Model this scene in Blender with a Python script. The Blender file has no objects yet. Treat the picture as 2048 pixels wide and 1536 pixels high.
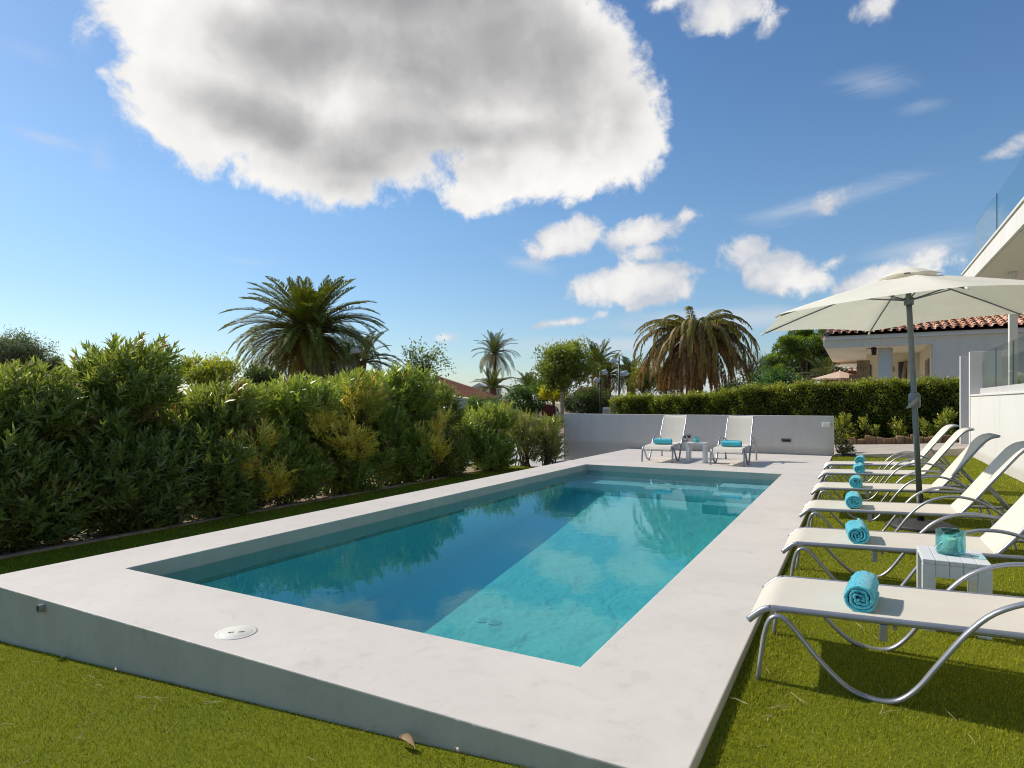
import bpy, bmesh, math, random
import numpy as np
from mathutils import Vector, Matrix

PI = math.pi
C = bpy.context.scene.collection
R_ = np.random.default_rng(11)
random.seed(11)

# ---------------------------------------------------------------- camera
YAW, FOC, HOR, CAMZ = math.radians(28.68), 1258.9, 806.2, 1.35
cs, sn = math.cos(YAW), math.sin(YAW)
cam = bpy.data.cameras.new('camera')
cam.sensor_width = 36
cam.lens = FOC / 2048 * 36
cam.shift_y = (HOR - 768) / 2048
cam.clip_start = 0.05
cam.clip_end = 3000
camo = bpy.data.objects.new('camera', cam)
camo.location = (0, 0, CAMZ)
camo.rotation_euler = (PI / 2, 0, YAW)
C.objects.link(camo)
bpy.context.scene.camera = camo


def at(px, py, D):
    """world point seen in direction (px,py) of the photograph at depth D (survey of the place)"""
    r = (px - 1024) / FOC * D
    return Vector((cs * r - sn * D, sn * r + cs * D, CAMZ - (py - HOR) / FOC * D))


# ---------------------------------------------------------------- node helpers
def new_mat(name):
    m = bpy.data.materials.new(name)
    m.use_nodes = True
    nt = m.node_tree
    nt.nodes.clear()
    out = nt.nodes.new('ShaderNodeOutputMaterial')
    return m, nt, out


def nd(nt, t, **kw):
    n = nt.nodes.new(t)
    for k, v in kw.items():
        if k.startswith('i_'):
            n.inputs[k[2:].replace('_', ' ')].default_value = v
        else:
            setattr(n, k, v)
    return n


def noise(nt, scale, detail=4, rough=.55, vec=None, dist=0.0):
    n = nd(nt, 'ShaderNodeTexNoise')
    n.inputs['Scale'].default_value = scale
    n.inputs['Detail'].default_value = detail
    n.inputs['Roughness'].default_value = rough
    n.inputs['Distortion'].default_value = dist
    if vec is not None:
        nt.links.new(vec, n.inputs['Vector'])
    return n


def ramp(nt, fac, stops):
    r = nd(nt, 'ShaderNodeValToRGB')
    els = r.color_ramp.elements
    while len(els) < len(stops):
        els.new(.5)
    for e, (p, c) in zip(els, stops):
        e.position = p
        e.color = (*c, 1) if len(c) == 3 else c
    nt.links.new(fac, r.inputs['Fac'])
    return r


def bump(nt, height, strength, dist=.01, normal=None):
    b = nd(nt, 'ShaderNodeBump')
    b.inputs['Strength'].default_value = strength
    b.inputs['Distance'].default_value = dist
    nt.links.new(height, b.inputs['Height'])
    if normal is not None:
        nt.links.new(normal, b.inputs['Normal'])
    return b


def objcoord(nt):
    return nd(nt, 'ShaderNodeTexCoord').outputs['Object']


def poscoord(nt):
    return nd(nt, 'ShaderNodeNewGeometry').outputs['Position']


def simple(name, col, rough=.5, metal=0, spec=.5, var=.08, scale=6, bmp=0, bscale=40, bdist=.004, world=False):
    m, nt, out = new_mat(name)
    p = nd(nt, 'ShaderNodeBsdfPrincipled')
    vec = poscoord(nt) if world else objcoord(nt)
    n = noise(nt, scale, 5, .6, vec)
    lo = tuple(c * (1 - var) for c in col)
    hi = tuple(min(1, c * (1 + var)) for c in col)
    r = ramp(nt, n.outputs['Fac'], [(.3, lo), (.7, hi)])
    nt.links.new(r.outputs['Color'], p.inputs['Base Color'])
    p.inputs['Roughness'].default_value = rough
    p.inputs['Metallic'].default_value = metal
    p.inputs['Specular IOR Level'].default_value = spec
    if bmp:
        b = bump(nt, noise(nt, bscale, 4, .6, vec).outputs['Fac'], bmp, bdist)
        nt.links.new(b.outputs['Normal'], p.inputs['Normal'])
    nt.links.new(p.outputs['BSDF'], out.inputs['Surface'])
    return m


def leaf_mat(name, rough=.4, spec=.5, trans=.35, tcol=(1.6, 1.9, .7)):
    """leaf: colour from the mesh's own 'tint' attribute, light shining through"""
    m, nt, out = new_mat(name)
    a = nd(nt, 'ShaderNodeAttribute', attribute_name='tint')
    p = nd(nt, 'ShaderNodeBsdfPrincipled')
    p.inputs['Roughness'].default_value = rough
    p.inputs['Specular IOR Level'].default_value = spec
    nt.links.new(a.outputs['Color'], p.inputs['Base Color'])
    t = nd(nt, 'ShaderNodeBsdfTranslucent')
    mul = nd(nt, 'ShaderNodeMix', data_type='RGBA', blend_type='MULTIPLY')
    mul.inputs[0].default_value = 1
    nt.links.new(a.outputs['Color'], mul.inputs[6])
    mul.inputs[7].default_value = (*tcol, 1)
    nt.links.new(mul.outputs[2], t.inputs['Color'])
    mx = nd(nt, 'ShaderNodeMixShader')
    mx.inputs[0].default_value = trans
    nt.links.new(p.outputs['BSDF'], mx.inputs[1])
    nt.links.new(t.outputs['BSDF'], mx.inputs[2])
    nt.links.new(mx.outputs['Shader'], out.inputs['Surface'])
    return m


# ---------------------------------------------------------------- materials
def mat_cement(name, base=(.71, .65, .575), stain=.10):
    m, nt, out = new_mat(name)
    p = nd(nt, 'ShaderNodeBsdfPrincipled')
    pos = poscoord(nt)
    n1 = noise(nt, .9, 6, .62, pos, .6)
    n2 = noise(nt, 5.5, 6, .65, pos, 1.2)
    n3 = noise(nt, 60, 3, .6, pos)
    lo = tuple(c * (1 - stain) for c in base)
    r1 = ramp(nt, n1.outputs['Fac'], [(.30, lo), (.62, base)])
    r2 = ramp(nt, n2.outputs['Fac'], [(.27, (.85, .85, .84)), (.42, (.975, .975, .97)), (.6, (1, 1, 1)), (.75, (1.03, 1.025, 1.015))])
    mx = nd(nt, 'ShaderNodeMix', data_type='RGBA', blend_type='MULTIPLY')
    mx.inputs[0].default_value = 1
    nt.links.new(r1.outputs['Color'], mx.inputs[6])
    nt.links.new(r2.outputs['Color'], mx.inputs[7])
    # vertical faces: shade of the sides put into the colour, with streaks and splashes
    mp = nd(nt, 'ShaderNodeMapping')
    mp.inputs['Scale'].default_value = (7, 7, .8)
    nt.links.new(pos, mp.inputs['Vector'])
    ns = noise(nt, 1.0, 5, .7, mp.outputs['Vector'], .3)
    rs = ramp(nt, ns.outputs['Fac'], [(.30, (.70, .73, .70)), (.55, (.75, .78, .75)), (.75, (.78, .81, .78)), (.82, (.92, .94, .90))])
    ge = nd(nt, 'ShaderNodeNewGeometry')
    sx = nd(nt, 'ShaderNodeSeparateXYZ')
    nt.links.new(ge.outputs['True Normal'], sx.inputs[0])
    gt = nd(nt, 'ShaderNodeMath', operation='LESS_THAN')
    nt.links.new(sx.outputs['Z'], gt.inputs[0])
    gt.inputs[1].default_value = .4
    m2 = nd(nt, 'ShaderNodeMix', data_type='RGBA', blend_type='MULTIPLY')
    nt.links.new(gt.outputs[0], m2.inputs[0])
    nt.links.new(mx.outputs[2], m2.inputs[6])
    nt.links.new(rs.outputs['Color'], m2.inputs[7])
    # worn, chipped arris: sunlit paler patches painted along the top of the sides
    sp = nd(nt, 'ShaderNodeSeparateXYZ')
    nt.links.new(pos, sp.inputs[0])
    nch = noise(nt, 7, 6, .75, pos, .5)
    zz = nd(nt, 'ShaderNodeMath', operation='MULTIPLY_ADD')
    nt.links.new(sp.outputs['Z'], zz.inputs[0])
    zz.inputs[1].default_value = 9.0
    nt.links.new(nch.outputs['Fac'], zz.inputs[2])
    rch = ramp(nt, zz.outputs[0], [(.50, (0, 0, 0)), (.56, (1, 1, 1))])
    mg = nd(nt, 'ShaderNodeMath', operation='MULTIPLY')
    nt.links.new(rch.outputs['Color'], mg.inputs[0])
    nt.links.new(gt.outputs[0], mg.inputs[1])
    mc = nd(nt, 'ShaderNodeMix', data_type='RGBA')
    nt.links.new(mg.outputs[0], mc.inputs[0])
    nt.links.new(m2.outputs[2], mc.inputs[6])
    mc.inputs[7].default_value = (.72, .69, .63, 1)
    # specks of dirt
    vo = nd(nt, 'ShaderNodeTexVoronoi')
    vo.inputs['Scale'].default_value = 3.5
    nt.links.new(pos, vo.inputs['Vector'])
    rv = ramp(nt, vo.outputs['Distance'], [(.012, (.35, .3, .25)), (.022, (1, 1, 1))])
    m3 = nd(nt, 'ShaderNodeMix', data_type='RGBA', blend_type='MULTIPLY')
    m3.inputs[0].default_value = .7
    nt.links.new(mc.outputs[2], m3.inputs[6])
    nt.links.new(rv.outputs['Color'], m3.inputs[7])
    nt.links.new(m3.outputs[2], p.inputs['Base Color'])
    p.inputs['Roughness'].default_value = .62
    p.inputs['Specular IOR Level'].default_value = .3
    b = bump(nt, n2.outputs['Fac'], .15, .01)
    b2 = bump(nt, n3.outputs['Fac'], .12, .003, b.outputs['Normal'])
    nt.links.new(b2.outputs['Normal'], p.inputs['Normal'])
    nt.links.new(p.outputs['BSDF'], out.inputs['Surface'])
    return m


def mat_pool():
    m, nt, out = new_mat('pool_lining')
    p = nd(nt, 'ShaderNodeBsdfPrincipled')
    pos = poscoord(nt)
    n1 = noise(nt, 9, 4, .6, pos, .6)
    n2 = noise(nt, 26, 4, .65, pos, 1.0)
    r = ramp(nt, n1.outputs['Fac'], [(.3, (.50, .91, .95)), (.7, (.53, .93, .97))])
    r2 = ramp(nt, n2.outputs['Fac'], [(.35, (.88, .90, .91)), (.65, (1.06, 1.06, 1.05))])
    mx = nd(nt, 'ShaderNodeMix', data_type='RGBA', blend_type='MULTIPLY')
    mx.inputs[0].default_value = 1
    nt.links.new(r.outputs['Color'], mx.inputs[6])
    nt.links.new(r2.outputs['Color'], mx.inputs[7])
    nt.links.new(mx.outputs[2], p.inputs['Base Color'])
    p.inputs['Roughness'].default_value = .7
    nt.links.new(p.outputs['BSDF'], out.inputs['Surface'])
    return m


def mat_water():
    m, nt, out = new_mat('clear_pool_water')
    pos = poscoord(nt)
    n1 = noise(nt, 2.6, 3, .5, pos, .4)
    n2 = noise(nt, 13, 3, .5, pos, .3)
    ad = nd(nt, 'ShaderNodeMath', operation='MULTIPLY_ADD')
    nt.links.new(n2.outputs['Fac'], ad.inputs[0])
    ad.inputs[1].default_value = .17
    nt.links.new(n1.outputs['Fac'], ad.inputs[2])
    b = bump(nt, ad.outputs[0], .028, .05)
    fr = nd(nt, 'ShaderNodeFresnel')
    fr.inputs['IOR'].default_value = 1.33
    nt.links.new(b.outputs['Normal'], fr.inputs['Normal'])
    tr = nd(nt, 'ShaderNodeBsdfTransparent')
    tr.inputs['Color'].default_value = (.97, .99, .99, 1)
    gl = nd(nt, 'ShaderNodeBsdfGlossy')
    gl.inputs['Roughness'].default_value = .01
    gl.inputs['Color'].default_value = (.60, .88, 1.0, 1)
    nt.links.new(b.outputs['Normal'], gl.inputs['Normal'])
    mx = nd(nt, 'ShaderNodeMixShader')
    pol = nd(nt, 'ShaderNodeMath', operation='MULTIPLY')     # the photograph was taken through a polarising filter
    nt.links.new(fr.outputs['Fac'], pol.inputs[0])
    pol.inputs[1].default_value = .78
    nt.links.new(pol.outputs[0], mx.inputs[0])
    nt.links.new(tr.outputs['BSDF'], mx.inputs[1])
    nt.links.new(gl.outputs['BSDF'], mx.inputs[2])
    nt.links.new(mx.outputs['Shader'], out.inputs['Surface'])
    va = nd(nt, 'ShaderNodeVolumeAbsorption')
    va.inputs['Color'].default_value = (.58, .968, .972, 1)
    va.inputs['Density'].default_value = 1.0
    vs = nd(nt, 'ShaderNodeVolumeScatter')
    vs.inputs['Color'].default_value = (.01, .72, 1.0, 1)
    vs.inputs['Density'].default_value = .15
    av = nd(nt, 'ShaderNodeAddShader')
    nt.links.new(va.outputs['Volume'], av.inputs[0])
    nt.links.new(vs.outputs['Volume'], av.inputs[1])
    nt.links.new(av.outputs['Shader'], out.inputs['Volume'])
    return m


def mat_glass(name, tint=(.86, .95, .93), ior=1.45, rough=0.0, refl=1.0):
    m, nt, out = new_mat(name)
    fr = nd(nt, 'ShaderNodeFresnel')
    fr.inputs['IOR'].default_value = ior
    tr = nd(nt, 'ShaderNodeBsdfTransparent')
    tr.inputs['Color'].default_value = (*tint, 1)
    gl = nd(nt, 'ShaderNodeBsdfGlossy')
    gl.inputs['Roughness'].default_value = rough
    mx = nd(nt, 'ShaderNodeMixShader')
    ml = nd(nt, 'ShaderNodeMath', operation='MULTIPLY')
    nt.links.new(fr.outputs['Fac'], ml.inputs[0])
    ml.inputs[1].default_value = refl
    nt.links.new(ml.outputs[0], mx.inputs[0])
    nt.links.new(tr.outputs['BSDF'], mx.inputs[1])
    nt.links.new(gl.outputs['BSDF'], mx.inputs[2])
    nt.links.new(mx.outputs['Shader'], out.inputs['Surface'])
    return m


def mat_fabric(name, col, trans=.12, weave=420, rough=.85, var=.04):
    m, nt, out = new_mat(name)
    oc = objcoord(nt)
    n = noise(nt, 3, 4, .6, oc)
    r = ramp(nt, n.outputs['Fac'], [(.3, tuple(c * (1 - var) for c in col)), (.7, tuple(min(1, c * (1 + var)) for c in col))])
    p = nd(nt, 'ShaderNodeBsdfPrincipled')
    p.inputs['Roughness'].default_value = rough
    p.inputs['Specular IOR Level'].default_value = .2
    nt.links.new(r.outputs['Color'], p.inputs['Base Color'])
    w = noise(nt, weave, 2, .5, oc)
    b = bump(nt, w.outputs['Fac'], .25, .002)
    nt.links.new(b.outputs['Normal'], p.inputs['Normal'])
    t = nd(nt, 'ShaderNodeBsdfTranslucent')
    nt.links.new(r.outputs['Color'], t.inputs['Color'])
    mx = nd(nt, 'ShaderNodeMixShader')
    mx.inputs[0].default_value = trans
    nt.links.new(p.outputs['BSDF'], mx.inputs[1])
    nt.links.new(t.outputs['BSDF'], mx.inputs[2])
    nt.links.new(mx.outputs['Shader'], out.inputs['Surface'])
    return m


def mat_towel():
    m, nt, out = new_mat('turquoise_terry')
    p = nd(nt, 'ShaderNodeBsdfPrincipled')
    oc = objcoord(nt)
    n = noise(nt, 160, 4, .7, oc)
    n2 = noise(nt, 14, 4, .6, oc)
    r = ramp(nt, n.outputs['Fac'], [(.3, (.05, .47, .58)), (.7, (.15, .74, .82))])
    r2 = ramp(nt, n2.outputs['Fac'], [(.3, (.85, .88, .9)), (.7, (1.1, 1.05, 1.05))])
    mx = nd(nt, 'ShaderNodeMix', data_type='RGBA', blend_type='MULTIPLY')
    mx.inputs[0].default_value = 1
    nt.links.new(r.outputs['Color'], mx.inputs[6])
    nt.links.new(r2.outputs['Color'], mx.inputs[7])
    nt.links.new(mx.outputs[2], p.inputs['Base Color'])
    p.inputs['Roughness'].default_value = .95
    p.inputs['Specular IOR Level'].default_value = .1
    p.inputs['Sheen Weight'].default_value = .5
    b = bump(nt, n.outputs['Fac'], .9, .006)
    nt.links.new(b.outputs['Normal'], p.inputs['Normal'])
    nt.links.new(p.outputs['BSDF'], out.inputs['Surface'])
    return m


def mat_lawn():
    m, nt, out = new_mat('lawn_turf')
    p = nd(nt, 'ShaderNodeBsdfPrincipled')
    pos = poscoord(nt)
    n = noise(nt, 130, 4, .7, pos)
    n2 = noise(nt, 1.3, 4, .6, pos)
    r = ramp(nt, n.outputs['Fac'], [(.3, (.10, .125, .008)), (.7, (.26, .29, .02))])
    r2 = ramp(nt, n2.outputs['Fac'], [(.3, (.85, .88, .9)), (.7, (1.12, 1.08, 1.0))])
    mx = nd(nt, 'ShaderNodeMix', data_type='RGBA', blend_type='MULTIPLY')
    mx.inputs[0].default_value = 1
    nt.links.new(r.outputs['Color'], mx.inputs[6])
    nt.links.new(r2.outputs['Color'], mx.inputs[7])
    nt.links.new(mx.outputs[2], p.inputs['Base Color'])
    p.inputs['Roughness'].default_value = .9
    p.inputs['Specular IOR Level'].default_value = .1
    b = bump(nt, n.outputs['Fac'], .6, .02)
    nt.links.new(b.outputs['Normal'], p.inputs['Normal'])
    nt.links.new(p.outputs['BSDF'], out.inputs['Surface'])
    return m


def mat_tile(name, a, b_, c):
    m, nt, out = new_mat(name)
    p = nd(nt, 'ShaderNodeBsdfPrincipled')
    at_ = nd(nt, 'ShaderNodeAttribute', attribute_name='tint')
    pos = poscoord(nt)
    n = noise(nt, 9, 5, .7, pos)
    r = ramp(nt, n.outputs['Fac'], [(.3, (.7, .7, .72)), (.55, (1, 1, 1)), (.8, (1.2, 1.15, 1.1))])
    mx = nd(nt, 'ShaderNodeMix', data_type='RGBA', blend_type='MULTIPLY')
    mx.inputs[0].default_value = 1
    nt.links.new(at_.outputs['Color'], mx.inputs[6])
    nt.links.new(r.outputs['Color'], mx.inputs[7])
    nt.links.new(mx.outputs[2], p.inputs['Base Color'])
    p.inputs['Roughness'].default_value = .85
    nt.links.new(p.outputs['BSDF'], out.inputs['Surface'])
    return m


def mat_wall(name, base):
    m, nt, out = new_mat(name)
    p = nd(nt, 'ShaderNodeBsdfPrincipled')
    pos = poscoord(nt)
    mp = nd(nt, 'ShaderNodeMapping')
    mp.inputs['Scale'].default_value = (3.2, 3.2, .35)
    nt.links.new(pos, mp.inputs['Vector'])
    n1 = noise(nt, 1.5, 6, .65, mp.outputs['Vector'], .4)
    n2 = noise(nt, 1.1, 5, .6, pos)
    r1 = ramp(nt, n1.outputs['Fac'], [(.28, (.90, .895, .88)), (.5, (1, 1, 1))])
    r2 = ramp(nt, n2.outputs['Fac'], [(.3, tuple(c * .95 for c in base)), (.65, base)])
    mx = nd(nt, 'ShaderNodeMix', data_type='RGBA', blend_type='MULTIPLY')
    mx.inputs[0].default_value = 1
    nt.links.new(r2.outputs['Color'], mx.inputs[6])
    nt.links.new(r1.outputs['Color'], mx.inputs[7])
    sp = nd(nt, 'ShaderNodeSeparateXYZ')
    nt.links.new(pos, sp.inputs[0])
    zz = nd(nt, 'ShaderNodeMath', operation='MULTIPLY_ADD')
    nt.links.new(n2.outputs['Fac'], zz.inputs[0])
    zz.inputs[1].default_value = -.25
    nt.links.new(sp.outputs['Z'], zz.inputs[2])
    r3 = ramp(nt, zz.outputs[0], [(.0, (.72, .69, .63)), (.10, (1, 1, 1))])
    m2 = nd(nt, 'ShaderNodeMix', data_type='RGBA', blend_type='MULTIPLY')
    m2.inputs[0].default_value = .6
    nt.links.new(mx.outputs[2], m2.inputs[6])
    nt.links.new(r3.outputs['Color'], m2.inputs[7])
    nt.links.new(m2.outputs[2], p.inputs['Base Color'])
    p.inputs['Roughness'].default_value = .85
    b = bump(nt, noise(nt, 70, 4, .6, pos).outputs['Fac'], .15, .004)
    nt.links.new(b.outputs['Normal'], p.inputs['Normal'])
    nt.links.new(p.outputs['BSDF'], out.inputs['Surface'])
    return m


M = {}
M['cement'] = mat_cement('white_microcement')
M['pool'] = mat_pool()
M['water'] = mat_water()
M['lawn'] = mat_lawn()
M['grass'] = leaf_mat('grass_blade', .45, .22, .22, (1.2, 1.25, .5))
M['whitewall'] = mat_wall('white_render', (.76, .735, .69))
M['shadegrey'] = mat_wall('shade_toned_render', (.57, .55, .52))  # white wall's shade put into a grey base; also plain grey parts
M['shadewall'] = mat_wall('shaded_white_render', (.75, .67, .56))  # copy of the white render with its shade tone put into the colour
M['cream'] = simple('cream_plaster', (.90, .79, .60), .8, var=.04, scale=2, world=True)
M['soffit'] = simple('pale_soffit', (.72, .69, .63), .8, var=.02, scale=2, world=True)
M['stonepier'] = simple('rough_brown_stone', (.27, .20, .12), .9, var=.5, scale=3.5, bmp=.6, bscale=9, bdist=.03, world=True)
M['path'] = simple('concrete_path', (.50, .44, .36), .8, var=.12, scale=1.6, bmp=.2, bscale=60, world=True)
M['pale'] = simple('pale_paving', (.55, .54, .52), .8, var=.1, scale=2, world=True)
M['soil'] = simple('sandy_soil', (.30, .22, .13), .95, var=.35, scale=2.2, bmp=.6, bscale=14, bdist=.03, world=True)
M['bed'] = simple('dark_bed_soil', (.085, .058, .034), .95, var=.4, scale=5, bmp=.6, bscale=20, bdist=.03, world=True)
M['asphalt'] = simple('grey_asphalt', (.11, .11, .115), .9, var=.2, scale=3, world=True)
M['kerb'] = simple('reddish_kerb_stone', (.36, .23, .15), .9, var=.35, scale=6, bmp=.5, bscale=30, bdist=.01, world=True)
M['alu'] = simple('grey_painted_aluminium', (.36, .365, .385), .33, metal=.55, spec=.5, var=.04, scale=20)
M['sling'] = mat_fabric('cream_mesh_sling', (.77, .71, .60), .14)
M['canvas'] = mat_fabric('cream_canvas', (.97, .91, .77), .25, 300)
M['towel'] = mat_towel()
M['plastic'] = simple('white_table_plastic', (.74, .74, .73), .45, var=.03, scale=8, bmp=.05, bscale=80)
M['candle'] = simple('cream_wax', (.80, .78, .52), .5, var=.05)
M['tealglass'] = mat_glass('turquoise_glass', (.66, .96, .97), 1.45, 0, .6)
M['clearglass'] = mat_glass('balustrade_glass', (.93, .975, .97), 1.48, 0, .25)
M['darkedge'] = simple('dark_glass_edge', (.03, .09, .09), .2, var=.05)
M['pole'] = simple('slate_grey_pole', (.16, .19, .205), .4, metal=.3, var=.06, scale=10)
M['dark'] = simple('dark_grey_plastic', (.045, .042, .042), .6, var=.2, scale=10, bmp=.1)
M['black'] = simple('black_plastic', (.012, .012, .013), .5, var=.2)
M['whiteplastic'] = simple('white_plastic', (.78, .77, .74), .4, var=.02)
M['greyplastic'] = simple('grey_lens', (.30, .29, .28), .3, var=.1)
M['lamphead'] = simple('white_lamp_shell', (.72, .74, .78), .4, var=.03)
M['lamppost'] = simple('black_painted_steel', (.02, .02, .022), .45, var=.1)
M['leaf'] = leaf_mat('oleander_leaf', .30, .65, .36, (1.45, 1.5, .6))
M['leafmatt'] = leaf_mat('soft_leaf', .5, .4, .3)
M['palmleaf'] = leaf_mat('palm_leaflet', .5, .22, .25, (1.4, 1.5, .6))
M['petal'] = leaf_mat('petal', .7, .2, .4, (1.1, 1.0, 1.0))
M['bark'] = simple('brown_bark', (.13, .085, .05), .95, var=.45, scale=7, bmp=.8, bscale=18, bdist=.03, world=True)
M['palmbark'] = simple('reddish_palm_bark', (.20, .105, .055), .95, var=.5, scale=4, bmp=.9, bscale=9, bdist=.06, world=True)
M['palebark'] = simple('pale_smooth_bark', (.40, .33, .24), .9, var=.2, scale=5, world=True)
M['twig'] = simple('thin_brown_twig', (.10, .07, .045), .9, var=.3, scale=9)
M['redwood'] = simple('dark_red_timber', (.20, .035, .02), .7, var=.25, scale=5, world=True)
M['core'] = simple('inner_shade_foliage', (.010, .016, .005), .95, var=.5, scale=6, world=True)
M['tile'] = mat_tile('terracotta_tile', 0, 0, 0)
M['stone'] = simple('bed_edging_stone', (.24, .15, .08), .95, var=.45, scale=6, bmp=.7, bscale=16, bdist=.02, world=True)
M['tan'] = simple('weathered_tan_stone', (.46, .33, .17), .9, var=.25, scale=12)
M['wood'] = simple('weathered_timber', (.34, .27, .2), .8, var=.2, scale=8)
M['glassdark'] = simple('dark_window_glass', (.02, .022, .025), .08, var=.1)
M['straw'] = simple('dry_straw', (.50, .40, .2), .8, var=.2)
M['dryleaf'] = simple('dry_brown_leaf', (.33, .21, .11), .8, var=.3, scale=30)


# ---------------------------------------------------------------- object helpers
def link(name, me, mat, parent=None, loc=None):
    o = bpy.data.objects.new(name, me)
    if mat is not None and len(me.materials) == 0:
        me.materials.append(M[mat] if isinstance(mat, str) else mat)
    C.objects.link(o)
    if parent is not None:
        o.parent = parent
    if loc is not None:
        o.location = loc
    return o


def tag(o, label=None, cat=None, group=None, kind=None):
    if label:
        o['label'] = label
    if cat:
        o['category'] = cat
    if group:
        o['group'] = group
    if kind:
        o['kind'] = kind
    return o


def empty(name, loc=(0, 0, 0), rz=0, label=None, cat=None, group=None):
    o = bpy.data.objects.new(name, None)
    o.empty_display_size = .1
    C.objects.link(o)
    o.location = loc
    o.rotation_euler = (0, 0, rz)
    return tag(o, label, cat, group)


def copy_tree(o, parent=None):
    c = o.copy()
    C.objects.link(c)
    c.parent = parent
    for ch in list(o.children):
        copy_tree(ch, c)
    return c


def np_mesh(name, V, F, tint=None, smooth=False):
    V = np.asarray(V, np.float32).reshape(-1, 3)
    F = np.asarray(F, np.int32)
    k = F.shape[1]
    me = bpy.data.meshes.new(name)
    me.vertices.add(len(V))
    me.vertices.foreach_set('co', V.ravel())
    me.loops.add(F.size)
    me.loops.foreach_set('vertex_index', F.ravel())
    me.polygons.add(len(F))
    me.polygons.foreach_set('loop_start', np.arange(0, F.size, k, dtype=np.int32))
    me.polygons.foreach_set('loop_total', np.full(len(F), k, np.int32))
    if smooth:
        me.polygons.foreach_set('use_smooth', np.ones(len(F), bool))
    if tint is not None:
        a = me.color_attributes.new('tint', 'FLOAT_COLOR', 'POINT')
        T = np.ones((len(V), 4), np.float32)
        T[:, :3] = tint
        a.data.foreach_set('color', T.ravel())
    me.update(calc_edges=True)
    return me


class MB:
    """collects solids and becomes one mesh"""

    def __init__(s):
        s.bm = bmesh.new()

    def box(s, a, b, M4=None):
        x0, y0, z0 = a
        x1, y1, z1 = b
        vs = [s.bm.verts.new(p) for p in ((x0, y0, z0), (x1, y0, z0), (x1, y1, z0), (x0, y1, z0), (x0, y0, z1), (x1, y0, z1), (x1, y1, z1), (x0, y1, z1))]
        for f in ((3, 2, 1, 0), (4, 5, 6, 7), (0, 1, 5, 4), (1, 2, 6, 5), (2, 3, 7, 6), (3, 0, 4, 7)):
            s.bm.faces.new([vs[i] for i in f])
        if M4 is not None:
            for v in vs:
                v.co = M4 @ v.co
        return s

    def prism(s, poly, z0, z1):
        n = len(poly)
        a = [s.bm.verts.new((p[0], p[1], z0 if len(p) < 3 else z0)) for p in poly]
        b = [s.bm.verts.new((p[0], p[1], z1)) for p in poly]
        s.bm.faces.new(list(reversed(a)))
        s.bm.faces.new(b)
        for i in range(n):
            j = (i + 1) % n
            s.bm.faces.new((a[i], a[j], b[j], b[i]))
        return s

    def poly(s, pts):
        s.bm.faces.new([s.bm.verts.new(p) for p in pts])
        return s

    def tube(s, pts, r, seg=10, cap=True, flat=1.0, ref=None):
        """swept round (or oval) tube through pts; r single or per point"""
        pts = [Vector(p) for p in pts]
        n = len(pts)
        rs = r if hasattr(r, '__len__') else [r] * n
        t0 = (pts[1] - pts[0]).normalized()
        u = Vector(ref) if ref is not None else (Vector((0, 0, 1)) if abs(t0.z) < .9 else Vector((1, 0, 0)))
        rings = []
        for i, p in enumerate(pts):
            t = (pts[min(i + 1, n - 1)] - pts[max(i - 1, 0)]).normalized()
            u = (u - t * u.dot(t))
            if u.length < 1e-6:
                u = t.orthogonal()
            u.normalize()
            w = t.cross(u)
            rings.append([s.bm.verts.new(p + u * (rs[i] * math.cos(2 * PI * k / seg)) + w * (rs[i] * flat * math.sin(2 * PI * k / seg))) for k in range(seg)])
        for a, b in zip(rings, rings[1:]):
            for k in range(seg):
                f = s.bm.faces.new((a[k], a[(k + 1) % seg], b[(k + 1) % seg], b[k]))
                f.smooth = True
        if cap:
            s.bm.faces.new(list(reversed(rings[0])))
            s.bm.faces.new(rings[-1])
        return s

    def lathe(s, prof, center=(0, 0, 0), seg=24, caps=True):
        cx, cy, cz = center
        rings = [[s.bm.verts.new((cx + r * math.cos(2 * PI * k / seg), cy + r * math.sin(2 * PI * k / seg), cz + z)) for k in range(seg)] for r, z in prof]
        for a, b in zip(rings, rings[1:]):
            for k in range(seg):
                f = s.bm.faces.new((a[k], a[(k + 1) % seg], b[(k + 1) % seg], b[k]))
                f.smooth = True
        if caps:
            s.bm.faces.new(list(reversed(rings[0])))
            s.bm.faces.new(rings[-1])
        return s

    def build(s, name, mat, parent=None, bevel=0, seg=2, loc=None):
        bmesh.ops.recalc_face_normals(s.bm, faces=s.bm.faces)
        if bevel:
            es = [e for e in s.bm.edges if len(e.link_faces) == 2 and e.calc_face_angle(0) > math.radians(50)]
            bmesh.ops.bevel(s.bm, geom=es, offset=bevel, segments=seg, profile=.5, affect='EDGES', clamp_overlap=True)
        me = bpy.data.meshes.new(name)
        s.bm.to_mesh(me)
        s.bm.free()
        return link(name, me, mat, parent, loc)


def smooth_path(pts, n=6):
    """Catmull-Rom through pts"""
    P = [Vector(p) for p in pts]
    P = [P[0] * 2 - P[1]] + P + [P[-1] * 2 - P[-2]]
    out = []
    for i in range(1, len(P) - 2):
        p0, p1, p2, p3 = P[i - 1], P[i], P[i + 1], P[i + 2]
        for k in range(n):
            t = k / n
            out.append(.5 * ((2 * p1) + (p2 - p0) * t + (2 * p0 - 5 * p1 + 4 * p2 - p3) * t * t + (3 * p1 - p0 - 3 * p2 + p3) * t ** 3))
    out.append(P[-2])
    return out


def unit(v):
    return v / np.maximum(np.linalg.norm(v, axis=-1, keepdims=True), 1e-9)


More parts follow.
